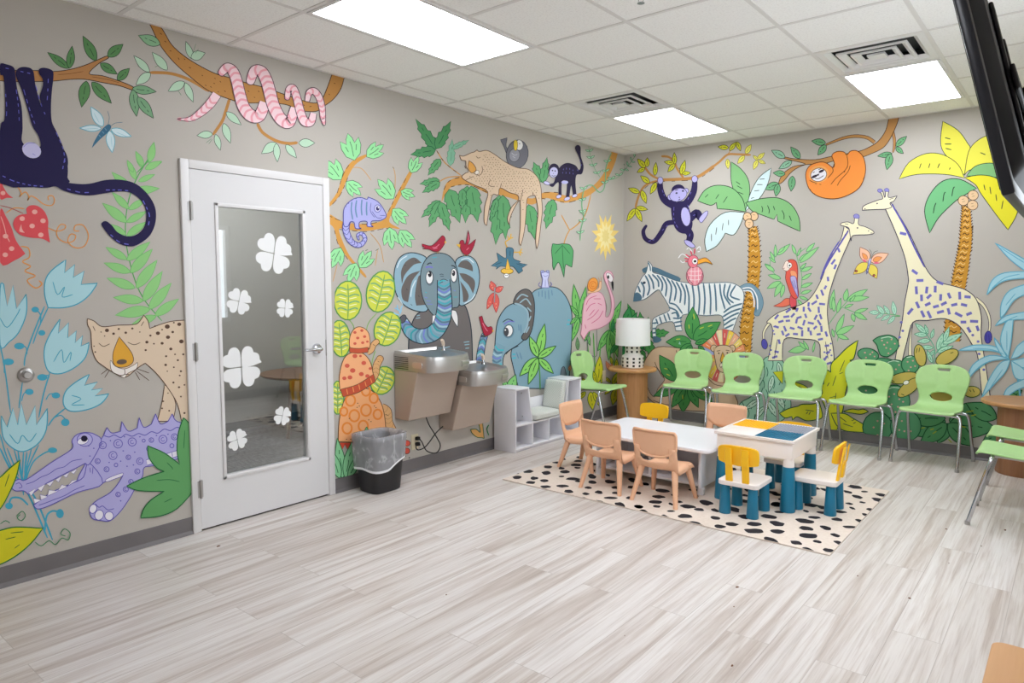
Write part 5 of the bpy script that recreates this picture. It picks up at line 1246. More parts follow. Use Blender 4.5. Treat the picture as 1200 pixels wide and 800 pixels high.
f.l(VN, 1.2, '1050,262 1022,330 1018,400 1010,450 985,468 950,432 915,440 900,480 895,540 905,600 890,660 886,720').l(VN, .6, '930,228 945,300 965,350 990,390', '1022,405 1080,392 1130,340 1158,300', '885,570 900,580 920,575')
f.leaves('#a6d4b0', ' '.join('%d,%d>%d,%d' % (x, y, x + dx, y + dy) for x, y in ((935, 255), (942, 290), (955, 330), (975, 370), (1030, 310), (1020, 360), (1015, 420), (1050, 398), (1090, 380), (1115, 355), (1135, 330), (905, 450), (898, 510), (900, 570), (900, 620), (888, 680)) for dx, dy in ((-22, -8), (20, -14))), .4, ol='#3f7a58', lw=.4, vein=False)
f.done()
f = Fig('painted_leopard', 'painted cream leopard asleep on the branch with its legs dangling', 'L', 2, E2)
f.p('#dec5a9', '258,275! 275,280 292,275 320,262 335,258 350,247! 362,256 400,250 440,270 500,312 560,340 620,350 665,390 682,440 686,500 690,560 682,640 672,720 661,764! 655,720 660,650 668,570 655,492 640,485 612,500 606,560 600,640 590,700 577,747! 568,720 575,640 575,520 562,520 530,580 515,637! 509,600 530,545 565,508 560,482 520,470 470,445 460,482 430,482 412,560 400,642! 387,620 390,540 405,465 340,432 290,407 270,387 290,368 305,360 292,330 290,305 268,300', '#6b5040', .8)
f.p('#e2a44e', '308,303! 303,340 322,368 345,350 330,320', '#6b5040', .7).e('#efe6dc', 350, 365, 10, 12, 20, '#6b5040', .5).l('#6b5040', .7, '345,280 355,290 368,285', '285,330 290,345', '375,330 378,360 360,380 330,368', '420,400 410,430 440,440', '470,445 478,420', '575,520 590,450', '640,485 640,465', '290,405 330,385')
lp = f.px(smooth_closed(P_('380,262 440,280 500,322 560,350 620,362 660,400 675,450 678,540 660,700 672,560 655,480 600,490 595,600 578,720 582,520 470,440 430,470 398,620 410,470 300,395 330,372 372,360'), 2)); f.bars('#8a6c54', lp, 3.4, 1.1, .75, 4); f.done()
f = Fig('painted_bird', 'painted grey bird with a yellow beak perched on the sleeping leopard', 'L', 1, E2)
f.p('#74757f', '472,195! 508,184! 502,230 525,258 505,265 490,230', '#3c3c48', .6).e('#74757f', 560, 270, 57, 75, 8, '#3c3c48', .7).e('#9a9ba6', 545, 275, 28, 34, 10, '#55565f', .6).l('#c9c9d2', .7, '530,262 545,275 560,270', '535,280 550,290').e('#f0f0f0', 570, 222, 20, 27, 0, '#3c3c48', .5).p('#ead03e', '545,198 558,200 562,225 556,248 546,248 541,222', '#7a6a22', .5).dots('#2a2a30', '572,215', 3); f.done()
f = Fig('painted_monkey', 'painted small dark monkey walking on the branch with its tail up', 'L', 3, E2)
f.p('#28213f', '762,372! 785,332 820,315 862,328 880,352 890,330 880,285 860,240 870,222 888,232 890,280 904,330 895,372 868,378 862,420 868,487! 850,490! 840,432 830,495! 812,503! 818,420 792,412 790,485! 774,487! 775,418 760,424 745,440 728,434 732,424 748,418 758,392')
f.e('#28213f', 750, 350, 28, 32).e('#c9c8ec', 748, 364, 23, 28, 10, '#3c3560', .5).dots('#28213f', '742,355,4 756,357,4 747,370,2').l('#28213f', .6, '738,380 748,384 758,380').e('#c9c8ec', 712, 420, 17, 9, 20, '#3c3560', .5).e('#c9c8ec', 775, 490, 14, 9, -20, '#3c3560', .4).e('#c9c8ec', 818, 502, 16, 9, -20, '#3c3560', .4).e('#c9c8ec', 858, 486, 14, 8, -20, '#3c3560', .4).e('#b9b8e6', 806, 416, 18, 9)
for q in ('800,345 795,370', '815,340 812,372', '832,342 832,372', '848,350 850,375', '870,350 885,365', '885,300 893,330'): f.dash('#6a66b8', .6, q, 1.5, 1.5)
f.done()
f = Fig('painted_sun', 'painted pale yellow spiky sun beside the mural corner', 'L', 1, E3)
def star(c, cx, cy, rx, ry, k, n, s): f.p(c, [(cx + rx * q * math.cos(a), cy + ry * q * math.sin(a), True) for i in range(2 * n) for a in (PI * i / n + s,) for q in ((1 if (i // 2) % 2 else .86) if i % 2 == 0 else k,)], None, 1, 0)
star('#f3d77e', 597, 148, 66, 115, .58, 14, -PI / 2); star('#f6e6a6', 598, 146, 44, 76, .55, 12, -.4); star('#ecd98c', 598, 146, 22, 40, .6, 9, .3); f.done()

# ---- flamingo corner
f = Fig('painted_plant', 'painted tall green leaves behind the flamingo', 'L', 1, E3)
f.leaves('#7cc66a', '470,540>448,370:.22 478,540>506,382:.2 470,520>432,470:.3 468,525>430,560:.34 472,530>440,640:.24 480,525>520,600:.3 590,520>592,435:.26 618,582>672,448:.22 618,585>560,685:.3 620,585>612,730:.22 625,585>655,715:.24 628,580>700,640:.3 520,585>500,640:.3 510,600>525,660:.26', ol='#1f6a38', lw=.8)
f.l('#5fa552', 1.4, '620,590 635,680 640,760', '512,640 520,720', '540,600 545,700 548,760', '575,640 570,720').leaves('#6f9a6a', '468,680>465,620:.3', ol='#4a6a52')
f.V(*E5).leaves('#3f9a58', '700,130>705,60:.3 690,240>740,170:.3', ol='#1f6a38', lw=.7); f.done()
f = Fig('painted_plant', 'painted yellow-green leaves behind the green chair in the mural corner', 'L', 2, E5)
YG, YO = '#d6d22c', '#4f7a24'
f.leaves(YG, '625,392>634,250:.3 615,395>600,330:.3 640,395>660,330:.24 700,300>690,255:.3 720,330>722,265:.3 690,390>655,360:.34 700,400>740,330:.4 585,440>600,540:.4 560,440>520,480:.4 720,420>700,510:.44 700,400>660,455:.4 740,400>760,470:.4 545,370>560,400:.5 600,440>640,520:.3', ol=YO, lw=.8)
f.leaves('#e59a72', '690,330>665,280:.4 700,335>695,290:.3 475,330>480,300:.5', ol='#b8694a', lw=.5); f.done()
f = Fig('painted_flamingo', 'painted pink flamingo standing in green leaves', 'L', 3, E3)
f.l('#7a7a80', .9, '555,580 556,640 555,706 530,706', '516,598 512,660 508,730')
f.p('#f0bfcd', '490,500 500,445 530,412 565,408 588,430 598,480 596,522 612,520 624,480 620,430 604,380 592,350 590,325 606,308 626,318 633,345 625,352 612,348 608,362 622,400 637,450 634,510 612,552 570,577 530,587 512,600 495,632! 479,605! 485,570', '#c9869c', .9)
f.l('#d65f8c', .8, '505,470 520,440 555,425', '505,500 525,470 550,460', '520,520 545,490', '540,440 575,440', '510,540 540,520 565,490', '530,555 565,530 585,495', '500,560 505,580', '560,460 580,470')
f.p('#f4eef0', '600,322 618,322 632,345 622,362 608,350', '#8a6a78', .5).e('#22222a', 609, 338, 5, 9).p('#2a2a30', '624,360! 634,362 633,405! 626,380'); f.done()
f = Fig('painted_snail', 'painted orange snail on the back of the flamingo', 'L', 4, E3)
f.worm('#f0c4a0', '512,408 545,404 568,392 572,362', [10, 12, 12, 10], '#c98a5a', .5).e('#f2a14a', 536, 374, 23, 33, 15, '#b8742a', .7).rings('#e0762c', .8, '536,376,17').l('#c98a5a', .5, '570,362 562,340', '574,362 578,338'); f.done()
f = Fig('painted_plant', 'painted ochre sprout under the lower drinking fountain', 'L', 2, E4)
f.p('#dca865', '480,455! 500,455! 508,534! 495,530 475,528 452,510 444,492! 470,490 490,505', '#2a6a3a', .9).l('#1f7a3c', 1.2, '530,470 521,490 530,520'); f.done()
# ---- back wall, left part
f = Fig('painted_vine', 'painted thin vine end in the top left corner of the back wall', 'B', 1, E6)
f.l('#5f9a72', .6, '40,285 70,250 95,215 102,205').leaves('#9ccaa8', '45,275>40,255 50,272>68,280 62,255>60,235 66,258>82,262 80,232>76,215 82,238>98,240 95,215>92,195', .4, ol='#3f7a58', lw=.4, vein=False); f.done()
f = Fig('painted_branch', 'painted brown branch with yellow-green leaves that the hanging monkey holds', 'B', 0, E6)
f.l('#bf8a4c', 2.6, '205,322 300,320 385,312 430,285 490,240 530,205 575,203 640,206', '325,315 295,272 282,240 255,216 220,212', '215,322 170,298 142,262', '212,325 150,345 118,388 98,455').l('#bf8a4c', 3.6, '215,323 300,320 380,312 425,288 470,255')
f.dash('#4a3320', .6, '215,330 300,328 385,320 435,292 495,245', 4, 4).dash('#4a3320', .6, '330,300 298,262', 3, 2).dash('#4a3320', .6, '200,330 150,355 110,410', 4, 3).l('#bf8a4c', 1, '530,205 555,170')
YL, YD = '#d6d838', '#55501e'
f.leaves(YL, '145,265>108,224:.46 152,262>155,218:.5 143,268>106,288:.46 190,302>195,240:.34 165,337>122,303:.46 118,382>65,362:.42 128,372>150,434:.4 197,335>168,390:.4 98,457>58,517:.36 100,457>130,520:.36 103,452>157,462:.4 283,250>281,194:.36 280,245>233,238:.44 283,248>250,286:.44 312,297>332,230:.36 317,293>358,290:.44 535,172>485,168:.46 540,185>572,145:.4 575,145>592,188:.44', ol=YD)
f.leaves('#e3de62', '615,200>642,156:.46 610,210>577,247:.46 530,225>533,272:.44 672,225>705,195:.44 672,228>650,208:.5 670,230>652,275:.44 675,232>709,246:.44', ol='#8a7f3a', lw=.6); f.done()
f = Fig('painted_monkey', 'painted dark monkey with lilac face hanging by both hands from the back-wall branch', 'B', 2, E6)
MK, ML, MO = '#2b2251', '#bab5e8', '#3c3566'
f.worm(MK, '215,335 218,375 240,420 300,452', [24, 30, 34, 40]).worm(MK, '378,330 372,378 345,425 315,450', [24, 30, 34, 40]).worm(MK, '290,522 245,528 220,570 185,612 148,600 136,565 150,538', [22, 24, 24, 22, 20, 18, 12]).worm(MK, '345,515 385,478 402,500', [34, 36, 30]).worm(MK, '340,555 356,580 350,612', [36, 34, 28])
f.p(MK, '268,440 300,425 335,425 352,460 366,510 364,548 345,572 312,572 285,548 270,500')
f.e(MK, 300, 372, 32, 28, -10).e(ML, 263, 404, 13, 14, 0, MO, .6).e(ML, 337, 374, 12, 12, 0, MO, .6).e(ML, 300, 393, 42, 30, -20, MO, .6).dots(MK, '292,385,5 322,375,5 305,405,3').l(MK, .8, '285,372 300,368', '312,362 328,358', '300,418 310,412')
f.e(ML, 335, 495, 22, 45, -8, MO, .6).e(ML, 216, 326, 13, 17, 0, MO, .6).e(ML, 377, 319, 14, 16, 0, MO, .6).p(ML, '400,500 418,478 436,468 438,482 425,505 408,524 398,512', MO, .6).p(ML, '330,605 355,610 375,628 378,638 360,640 335,624', MO, .6)
for q in ('225,370 240,410', '360,380 345,415', '280,450 280,510 300,550', '345,440 352,480', '160,610 200,600', '225,560 250,535', '355,575 350,600', '370,490 390,482'): f.dash('#6a62b8', .8, q, 2, 2)
f.done()
f = Fig('painted_palm', 'painted palm tree with green and pale blue leaves above the zebra', 'B', 0, E7)
TK = '#cb9232'
def trunk(f, L, Rr, marks=True):
    P = [(a, b, False) for a, b, _ in P_(L)] + [(a, b, False) for a, b, _ in reversed(P_(Rr))]
    f.p(TK, P, None, .8, 0)
    A, B = catmull([(a, b) for a, b, _ in P_(L)], 10), catmull([(a, b) for a, b, _ in P_(Rr)], 10); n = len(A)
    D_, E_ = [], []
    for i in range(1, n - 1, 1):
        (x0, y0), (x1, y1) = A[i], B[i]; w = x1 - x0
        if i % 2: D_ += ['%f,%f %f,%f %f,%f' % (x0 - 5, y0 - 5, x0 + 2, y0 + 4, x0 + 6, y0), '%f,%f %f,%f' % (x1 + 6, y1 - 5, x1 - 3, y1 + 4)]
        (D_ if i % 4 == 1 else E_ if i % 4 == 3 else []).append('%f,%f %f,%f %f,%f %f,%f' % (x0 + w * .22, y0 + 2, x0 + w * .42, y0 - 6, x0 + w * .58, y0 + 3, x0 + w * .78, y0 - 4))
    f.l('#4a3018', 1., *D_).l('#ecca82', .9, *E_)
trunk(f, '628,-60 630,0 628,120 622,225 605,310 590,400 585,530', '667,-60 680,0 686,120 676,230 658,340 645,440 640,530')
f.V(*E6)
PG, PB, PO_ = '#82bb7c', '#d3e9ec', '#26402e'
f.p(PG, '617,472! 575,410 548,330 547,238! 592,270 627,320 634,385', PO_, .8).p(PG, '616,472! 540,462 482,458! 478,428! 450,442 390,421! 425,370 480,348 550,360 600,410', PO_, .9).p(PB, '615,468! 640,380 680,310 736,267! 720,340 680,410', PO_, .8).p(PB, '610,476! 520,475 450,530 424,600 431,659! 480,632 512,588! 520,572! 560,580 592,530', PO_, .9)
f.V(*E8).p(PG, '-25,470! 0,462 60,449 130,448 190,480 225,540 231,604! 180,582 126,556! 122,524! 108,548! 50,527 5,508', PO_, .9)
f.l(PO_, .9, '50,485 55,500 52,515', '78,482 86,505 84,520', '105,485 112,505', '145,505 155,525 155,548', '180,530 190,555')
f.V(*E6).l(PO_, .8, '440,390 425,405', '490,390 475,412', '530,400 510,430', '570,330 590,345', '575,350 600,365', '580,380 605,390', '680,320 705,318', '668,345 695,345', '655,375 680,372', '640,410 655,405', '455,575 455,610', '480,545 475,580', '510,525 505,560', '535,510 535,535')
for x, y, r in ((655, 493, 19), (623, 496, 19), (632, 528, 20)): f.e('#e5c297', x, y, r, r + 2, 0, '#4a3320', .9)
f.l('#8a6a4a', .5, '648,485 660,488', '618,490 628,494', '626,522 640,524', '628,535 636,532'); f.done()

f = Fig('painted_zebra', 'painted white zebra with blue-grey stripes, one foreleg raised', 'B', 2, E7)
ZW, ZB = '#edf2f3', '#55798f'
f.worm('#7c9db0', '592,235 630,222 665,250 682,300 668,350', [24, 30, 34, 34, 26], ZB, .7).l('#eef3f5', 1.6, '600,232 640,230 668,270 672,330', '600,242 640,245 655,285 655,320').l(ZB, 1.2, '605,238 645,240 664,285 664,345')
f.l(ZB, 5.5, '133,152 160,140 200,146 245,166 310,192')
f.p(ZW, '90,292! 100,240 130,180 150,155 160,103! 177,125 181,155 220,167 290,195 360,206 460,205 540,204 590,225 608,262 600,320 577,370 555,430! 513,430! 504,360 430,359 320,356 318,430! 288,430! 272,387 200,407 197,460! 180,460! 178,400 190,368 258,335 248,300 225,262 205,238 150,278 120,288', '#4f6b7c', .8)
f.p(ZB, '88,293! 97,255 115,252 130,272 122,287', None).p(ZB, '182,455! 197,455! 222,470 205,485 183,482', None).e('#33475a', 140, 205, 8, 6, -20).l(ZB, 1.4, '160,110 168,130 170,150')
f.l(ZB, 2, '125,200 140,230 135,275', '112,220 122,250', '145,170 160,200 165,235 155,265', '160,165 180,200 185,235', '178,165 205,195 208,225', '200,168 225,205 222,245', '222,172 245,215 240,270', '245,182 268,225 258,300', '268,192 290,235 282,290', '290,200 312,245 308,300', '312,205 332,250 330,310', '335,210 350,270 348,352', '365,210 374,280 370,355', '392,210 400,280 395,355', '418,208 425,280 420,355', '445,208 452,280 450,355', '470,208 476,270 478,340', '495,208 500,260 520,330', '520,208 515,260 545,310', '545,210 530,270 560,300', '570,215 545,265 590,285', '512,345 550,318 600,302', '508,365 550,340 595,325', '510,385 550,360 585,345', '513,405 545,382 572,370', '516,420 560,400')
f.l(ZB, 1.8, '258,300 290,310 320,350', '255,320 290,335 305,365', '268,350 290,345 300,372', '275,370 300,372 318,365', '280,392 318,385', '285,410 318,405', '195,372 205,400', '212,362 222,395', '232,352 245,388', '250,345 262,382', '180,395 200,392', '180,420 198,418', '180,440 198,438'); f.done()
f = Fig('painted_toucan', 'painted pink bird with an orange beak standing on the zebra', 'B', 3, E7)
f.l('#eef0f2', 1, '350,90 320,70 300,90', '352,98 322,110 310,100', '365,60 350,40 340,50', '385,50 400,35 405,55', '390,60 402,58').l('#e2566c', 1.6, '355,85 335,72', '352,95 330,90', '365,75 358,55', '375,70 378,45', '350,103 332,105')
f.e('#f09aa8', 378, 172, 40, 46, 0, '#8a4456', .8).e('#ee7f90', 370, 105, 25, 30, 10, '#8a4456', .6).p('#f2a93c', '390,100! 430,88 462,120! 430,108 392,118!', '#8a5a1a', .7).e('#f6f2f2', 378, 104, 13, 15, 0, '#8a4456', .5).dots('#1d1a22', '379,104,7')
f.l('#f8dbe0', .9, '350,150 378,152 405,148', '345,168 378,172 412,168', '350,188 378,192 405,188', '362,132 360,210', '378,130 378,214', '394,132 396,208').l('#8a4456', .8, '342,160 350,190 370,212', '414,160 408,190 392,212'); f.done()

f = Fig('painted_plant', 'painted broad green leaves around the white lamp and under the zebra', 'B', 1, E7)
GP, GO = '#4f9d54', '#1d5f38'
f.leaves(GP, '115,450>62,302:.34 130,450>120,340:.4 140,460>160,365:.4 165,450>258,436:.5 150,470>185,560:.5 100,520>60,600:.4 130,520>140,590:.4', ol=GO, lw=.9, spiky=1)
f.V(*E5).leaves('#3f9a58', '768,130>790,-5:.4 775,130>830,25:.3 800,170>870,220:.4 790,200>850,255:.4 760,200>735,300:.4', ol=GO, lw=.9); f.done()
f = Fig('painted_lion', 'painted beige lion with a many-coloured mane behind the green chairs', 'B', 2, E7)
LB, LK = '#dcc0a0', '#6b5040'
f.p(LB, '133,610 158,545 208,505 320,512 430,520 480,600 520,680 560,720 560,800 300,800 180,762 142,700', LK, .9).p('#b5afa6', '150,630 190,598 222,640 236,660 205,700 188,740 158,700', LK, .7).l(LK, .8, '190,575 200,600 235,650', '290,520 295,540', '430,640 470,680 520,690', '180,755 240,775 300,780')
mc = ['#f2a06e', '#f3cf55', '#dc5f58', '#a9b4e2', '#efb592', '#f4e4b6', '#f08a5a', '#f3d873', '#d9605c', '#f0b48c']
for i in range(22):
    a0, a1 = 2 * PI * i / 22 + .1, 2 * PI * (i + 1) / 22 + .1
    f.p(mc[(i * 3) % 10], [(510 + r * math.cos(a), 548 + 1.18 * r * math.sin(a), True) for r, a in ((30, a0), (104, a0 + .02), (107, (a0 + a1) / 2), (104, a1 - .02), (30, a1))], None, .5, 0)
    f.l('#fbeed8', .6, '%f,%f %f,%f' % (510 + 72 * math.cos(a0 + .14), 548 + 85 * math.sin(a0 + .14), 510 + 92 * math.cos(a0 + .14), 548 + 108 * math.sin(a0 + .14)))
f.strip('#b8684a', f.px([(510 + 106 * math.cos(a), 548 + 125 * math.sin(a)) for a in (2 * PI * i / 40 for i in range(40))], ), [.7] * 40, True); f.up()
f.e(LB, 467, 512, 15, 16, 0, LK, .8).e(LB, 553, 512, 15, 16, 0, LK, .8).p(LB, '468,525 482,503 510,497 540,503 555,525 548,570 535,610 510,625 485,610 474,570', LK, .9).dots('#3a2c22', '490,535,4 530,533,4').l(LK, .8, '480,525 497,522', '522,520 540,523').p('#e2a93c', '508,528! 497,568 508,580 522,568', LK, .7).e('#e9dccb', 509, 592, 15, 12, 0, LK, .5).e('#6a5648', 509, 578, 9, 5).l(LK, .7, '509,583 509,595', '498,600 509,596 520,600').e('#c9ab86', 468, 513, 7, 8).e('#c9ab86', 552, 513, 7, 8); f.done()
f = Fig('painted_plant', 'painted green leaf cluster with yellow streaks beneath the zebra and behind the chairs', 'B', 3, E7)
f.leaves(GP, '365,470>368,318:.46 370,470>500,388:.5 360,480>242,482:.5 360,490>300,560:.5 380,490>440,470:.4 365,500>330,540:.5 395,500>430,540:.4', ol=GO, lw=.9)
f.leaves(GP, '290,665>212,543:.5 300,690>185,735:.4 330,690>322,815:.5 350,690>395,790:.4 360,690>470,765:.36 330,690>270,790:.4', ol=GO, lw=.9)
f.l('#c9cf4a', 1.1, '235,605 250,610', '245,632 262,640', '372,350 376,375', '400,420 420,412', '440,410 460,402', '290,470 310,468', '320,730 322,750', '420,730 435,738', '350,400 352,420').l('#9fd4c0', 1, '305,480 310,495', '310,485 302,492'); f.done()

# ---- back wall, middle
f = Fig('painted_bush', 'painted pale mint drooping bush behind the third green chair', 'B', 1, F5)
MI, MD = '#a3d2b9', '#2a6a50'
f.p(MI, '165,120! 190,92 225,88 270,95 298,140 296,190 320,280 335,360 325,410 270,470 150,480 40,470 15,420 40,360 90,330 130,300 140,250 150,180', MD, .9)
for i, (x, y) in enumerate([(180, 130), (200, 180), (230, 140), (255, 170), (215, 230), (180, 250), (240, 250), (275, 230), (160, 300), (200, 310), (240, 320), (280, 310), (300, 350), (60, 380), (90, 420), (110, 370), (140, 430), (170, 390), (190, 440), (230, 400), (260, 430), (290, 400), (50, 430), (30, 400), (120, 455), (210, 370)]):
    d = (i * 37) % 30 - 15; f.l(MD, .9, '%d,%d %d,%d %d,%d' % (x + d, y - 30, x, y, x - d * .3 - 8, y + 26))
f.leaves('#c9e6d4', '170,140>150,260:.3 260,120>280,220:.3 230,200>205,300:.3 250,300>300,400:.3 150,340>60,400:.3 180,380>120,460:.3 200,350>260,450:.3', ol=MD, lw=.8); f.done()
f = Fig('painted_parrot_bush', 'painted ring of thin green leaves round the red parrot', 'B', 0, F3)
LG = '#97d68e'
f.l('#6fb87a', .9, '150,70 130,110 140,150 180,190', '250,60 260,100 280,180 270,260', '180,60 150,80', '250,75 300,40')
f.leaves(LG, '155,110>125,85:.3 150,100>130,58:.3 165,75>225,22:.26 170,62>200,35:.3 155,85>155,25:.24 140,140>105,115:.3 150,150>105,120:.34 180,185>120,168:.34 180,200>115,232:.34 185,205>150,272:.34 195,215>180,275:.3 250,70>232,25:.3 258,80>275,40:.24 265,100>320,60:.26 270,110>360,36:.2 300,60>340,18:.3 272,140>300,112:.3 275,150>330,130:.3 278,190>325,160:.3 275,225>330,205:.3 275,255>325,240:.3 268,270>310,285:.3 260,285>285,315:.3', ol='#3f8f5a', lw=.6, vein=False); f.done()
f = Fig('painted_parrot', 'painted red parrot with a long tail perched by the smaller giraffe', 'B', 2, F3)
RP = '#e2604f'
f.p('#e9765c', '205,278 180,298 146,314! 190,318 228,305 240,285', '#8a3530', .6).p('#d9525c', '228,262 222,300 235,330! 252,330! 252,280', '#8a3530', .6).p(RP, '200,125 215,100 240,97 256,115 260,160 258,210 264,262 250,280 230,265 215,225 203,185 205,155', '#8a3530', .8)
f.p('#f4e3d8', '192,128 205,103 218,108 224,135 210,150 198,146! 188,138!', '#8a5a50', .5).e('#f6f2ee', 222, 123, 11, 13, 0, '#8a5a50', .5).dots('#1d1a22', '222,124,5').l('#8a5a50', .6, '190,138 200,136').p('#f0a070', '225,150 250,152 256,180 235,185', '#b8604a', .5).p('#b9b2df', '225,180 250,178 258,230 262,275! 240,230', '#5a52a0', .6).l('#5a52a0', .6, '232,195 248,235', '240,190 255,235'); f.done()
f = Fig('painted_butterfly', 'painted peach and yellow butterfly between the two giraffes', 'B', 1, F3)
f.leaves('#f3c3a4', '592,103>552,38:.62 602,106>686,68:.5', ol='#8a5a50', lw=.7, vein=False).leaves('#e8d45c', '588,112>520,165:.5 598,118>630,185:.6', ol='#8a5a50', lw=.7, vein=False)
f.leaves('#f0a05a', '585,95>562,65:.5 612,102>655,85:.5', ol='#b8604a', lw=.5, vein=False).leaves('#e86a8c', '582,108>560,95:.4 615,112>645,112:.3', ol=None).dots('#4a2030', '534,150,7 617,170,7').dots('#e86a5c', '534,150,3 617,170,3').worm('#b9c3e6', '600,92 584,156', [11, 8], '#5a5a90', .5, '#5a5a90', 2, .6).l('#555555', .5, '598,92 605,65 595,48', '602,92 618,62 636,55'); f.done()
f = Fig('painted_plant', 'painted light green leafy stems between the two giraffes', 'B', 0, F3)
f.l('#6fb87a', 1, '405,400 440,350 475,310 505,275', '470,320 530,345', '425,430 450,440 445,480', '700,362 740,360 640,345')
f.leaves(LG, '415,330>430,235:.24 430,340>425,270:.26 445,345>462,275:.26 480,290>492,232:.4 490,290>588,235:.28 500,285>595,272:.26 505,295>530,262:.3 525,345>590,325:.26 525,348>585,378:.34 515,350>525,388:.5 480,320>520,305:.3 440,440>478,350:.26 440,445>525,405:.3 445,450>500,470:.34 430,460>420,420:.3 300,510>215,528:.36 300,515>262,480:.3 310,520>285,475:.26 330,530>340,480:.2', ol='#3f8f5a', lw=.6, vein=False)
f.leaves('#b3dfc8', '640,345>592,343:.4 665,350>630,310:.4 690,352>662,310:.34 715,355>705,290:.34 660,350>625,372:.34 690,358>650,382:.34 715,362>680,398:.36', ol='#5fa58a', lw=.6); f.done()
def spots(f, poly, seed, k=1.): f.bars('#7370c0', poly, 8.6 * k, 6.4 * k, 2.5 * k, seed)
f = Fig('painted_giraffe', 'painted smaller cream giraffe with purple bar spots, facing right', 'B', 2, F3)
GC, GK = '#f1eac8', '#37324f'
f.worm(GC, '138,385 118,405 100,440 102,480', [14, 12, 10, 8], GK, .7)
body = '478,-62! 462,0 425,60 395,120 375,180 335,255 290,300 220,325 160,350 115,388 135,400 142,450 120,570! 188,570! 197,470 270,468 356,482 366,560 380,660! 428,660! 430,560 423,490 409,430 399,350 406,270 431,180 466,90 510,-20'
f.p(GC, body, GK, .9); spots(f, f.last, 5)
f.V(*E8).p(GC, '462,596! 455,585 420,575! 425,565 455,560 480,568 486,545 482,530 496,526 506,540 505,572 535,582 570,600 576,614 545,620 478,624 470,650', GK, .8).p('#8f8bcb', '484,540 484,527 496,523 508,530 506,543', '#5a56a5', .6).dots(GK, '552,602,3 500,588,4').l(GK, .6, '440,568 458,572', '560,612 572,612').l('#5f5bb0', 1.9, '458,600 420,660 375,730 332,808').dash('#37324f', .5, '454,600 416,660 371,730 328,808', 1, 1.2)
f.V(*F3).l('#5f5bb0', 1.7, '455,10 418,68 388,128 366,190').e('#5753b0', 104, 492, 14, 24, -10, GK, .6).l(GK, .9, '165,470 150,560', '390,480 402,560').dots('#7370c0', '130,500 135,520 128,540 145,430 150,410 392,500 412,520 418,545 400,535 385,530 385,560 415,490 150,445', 5)
f.done()

f = Fig('painted_palm', 'painted palm tree with yellow and green leaves behind the larger giraffe', 'B', 0, F2)
trunk(f, '508,-20 505,0 492,80 478,150 462,230 445,330 430,420 424,520', '556,-20 556,0 550,90 540,180 525,270 515,340 505,430 500,520')
f.V(*F1); trunk(f, '510,485 506,540 500,610 494,690', '548,485 553,550 556,620 552,700')
YP = '#e8e252'
f.p(YP, '523,342! 452,270 410,200 419,88! 490,130 535,190 548,225', PO_, .8).p(YP, '521,340! 540,232 580,180 640,150 720,130! 720,290 560,312', PO_, .8).p(PG, '530,345! 570,300 640,284 720,300! 720,350 600,345', PO_, .8).p(YP, '521,354! 430,337 300,337 214,359! 260,282 340,240 420,245 490,290', PO_, .8).p('#e8e030', '521,352! 600,340 680,360 770,440 768,520 725,597! 680,540 600,430 572,385', PO_, .9).p('#72ba80', '578,402! 500,360 420,368 360,430 334,510 358,612! 400,540 470,470 512,440', PO_, 1)
f.l(PO_, 1.1, '310,310 318,285', '352,308 360,285', '395,308 405,285', '450,315 455,305', '375,520 380,490 388,470', '420,465 425,430 432,420', '462,440 468,405 475,395', '612,385 618,412', '640,395 645,430', '668,430 672,462', '695,500 702,460', '430,165 455,172', '428,195 460,195', '432,215 460,222', '595,235 620,245')
for x, y in ((516, 460), (561, 435), (559, 481)): f.e('#e3c299', x, y, 25, 23, 0, '#5a4030', .8).l('#8a6a4a', .5, '%d,%d %d,%d' % (x - 8, y - 6, x + 4, y - 8), '%d,%d %d,%d' % (x - 6, y + 6, x + 8, y + 3))
f.done()
f = Fig('painted_giraffe', 'painted larger cream giraffe with purple bar spots, facing left', 'B', 2, F2)
f.worm(GC, '572,318 610,350 635,400 640,450 632,485', [16, 14, 12, 10, 8], GK, .7)
f.p(GC, '140,-125! 195,0 240,120 258,220 255,262 240,340 230,420 215,500 190,640! 222,640! 252,520 280,430 350,421 430,413 500,450 560,540 585,600 605,800! 645,800! 622,640 600,500 600,400 575,320 530,280 470,260 400,240 350,192 300,90 250,-12 178,-128!', GK, 1); spots(f, f.last, 8, 1.3)
f.p(GC, '280,432! 262,520 258,640! 278,640! 272,520', GK, .6)
f.l('#5f5bb0', 2, '180,-125 240,-20 290,85 335,172').dash(GK, .5, '184,-125 245,-20 296,85 338,170', 1, 1.2).e('#4b48a8', 632, 500, 17, 29, 5, '#2c2870', .7).l('#2c2870', .6, '625,485 622,520', '635,485 638,525')
f.V(*F1).p(GC, '42,505! 45,490 62,478 115,458 138,450 130,425 118,418 122,408 136,412 148,446 152,420 150,408 166,408 165,445 206,438! 190,462 172,472 180,490 150,500 100,502', GK, .9).p('#8f8bcb', '114,410 124,405 136,410 132,420 118,420', '#5a56a5', .6).p('#8f8bcb', '146,408 158,402 168,410 164,418 150,416', '#5a56a5', .6).dots(GK, '55,498,3 112,474,4').l(GK, .6, '168,455 190,448')
f.V(*F2).dots('#7370c0', '225,430 232,470 218,500 212,540 590,578 612,652 585,520 560,490', 7); f.done()

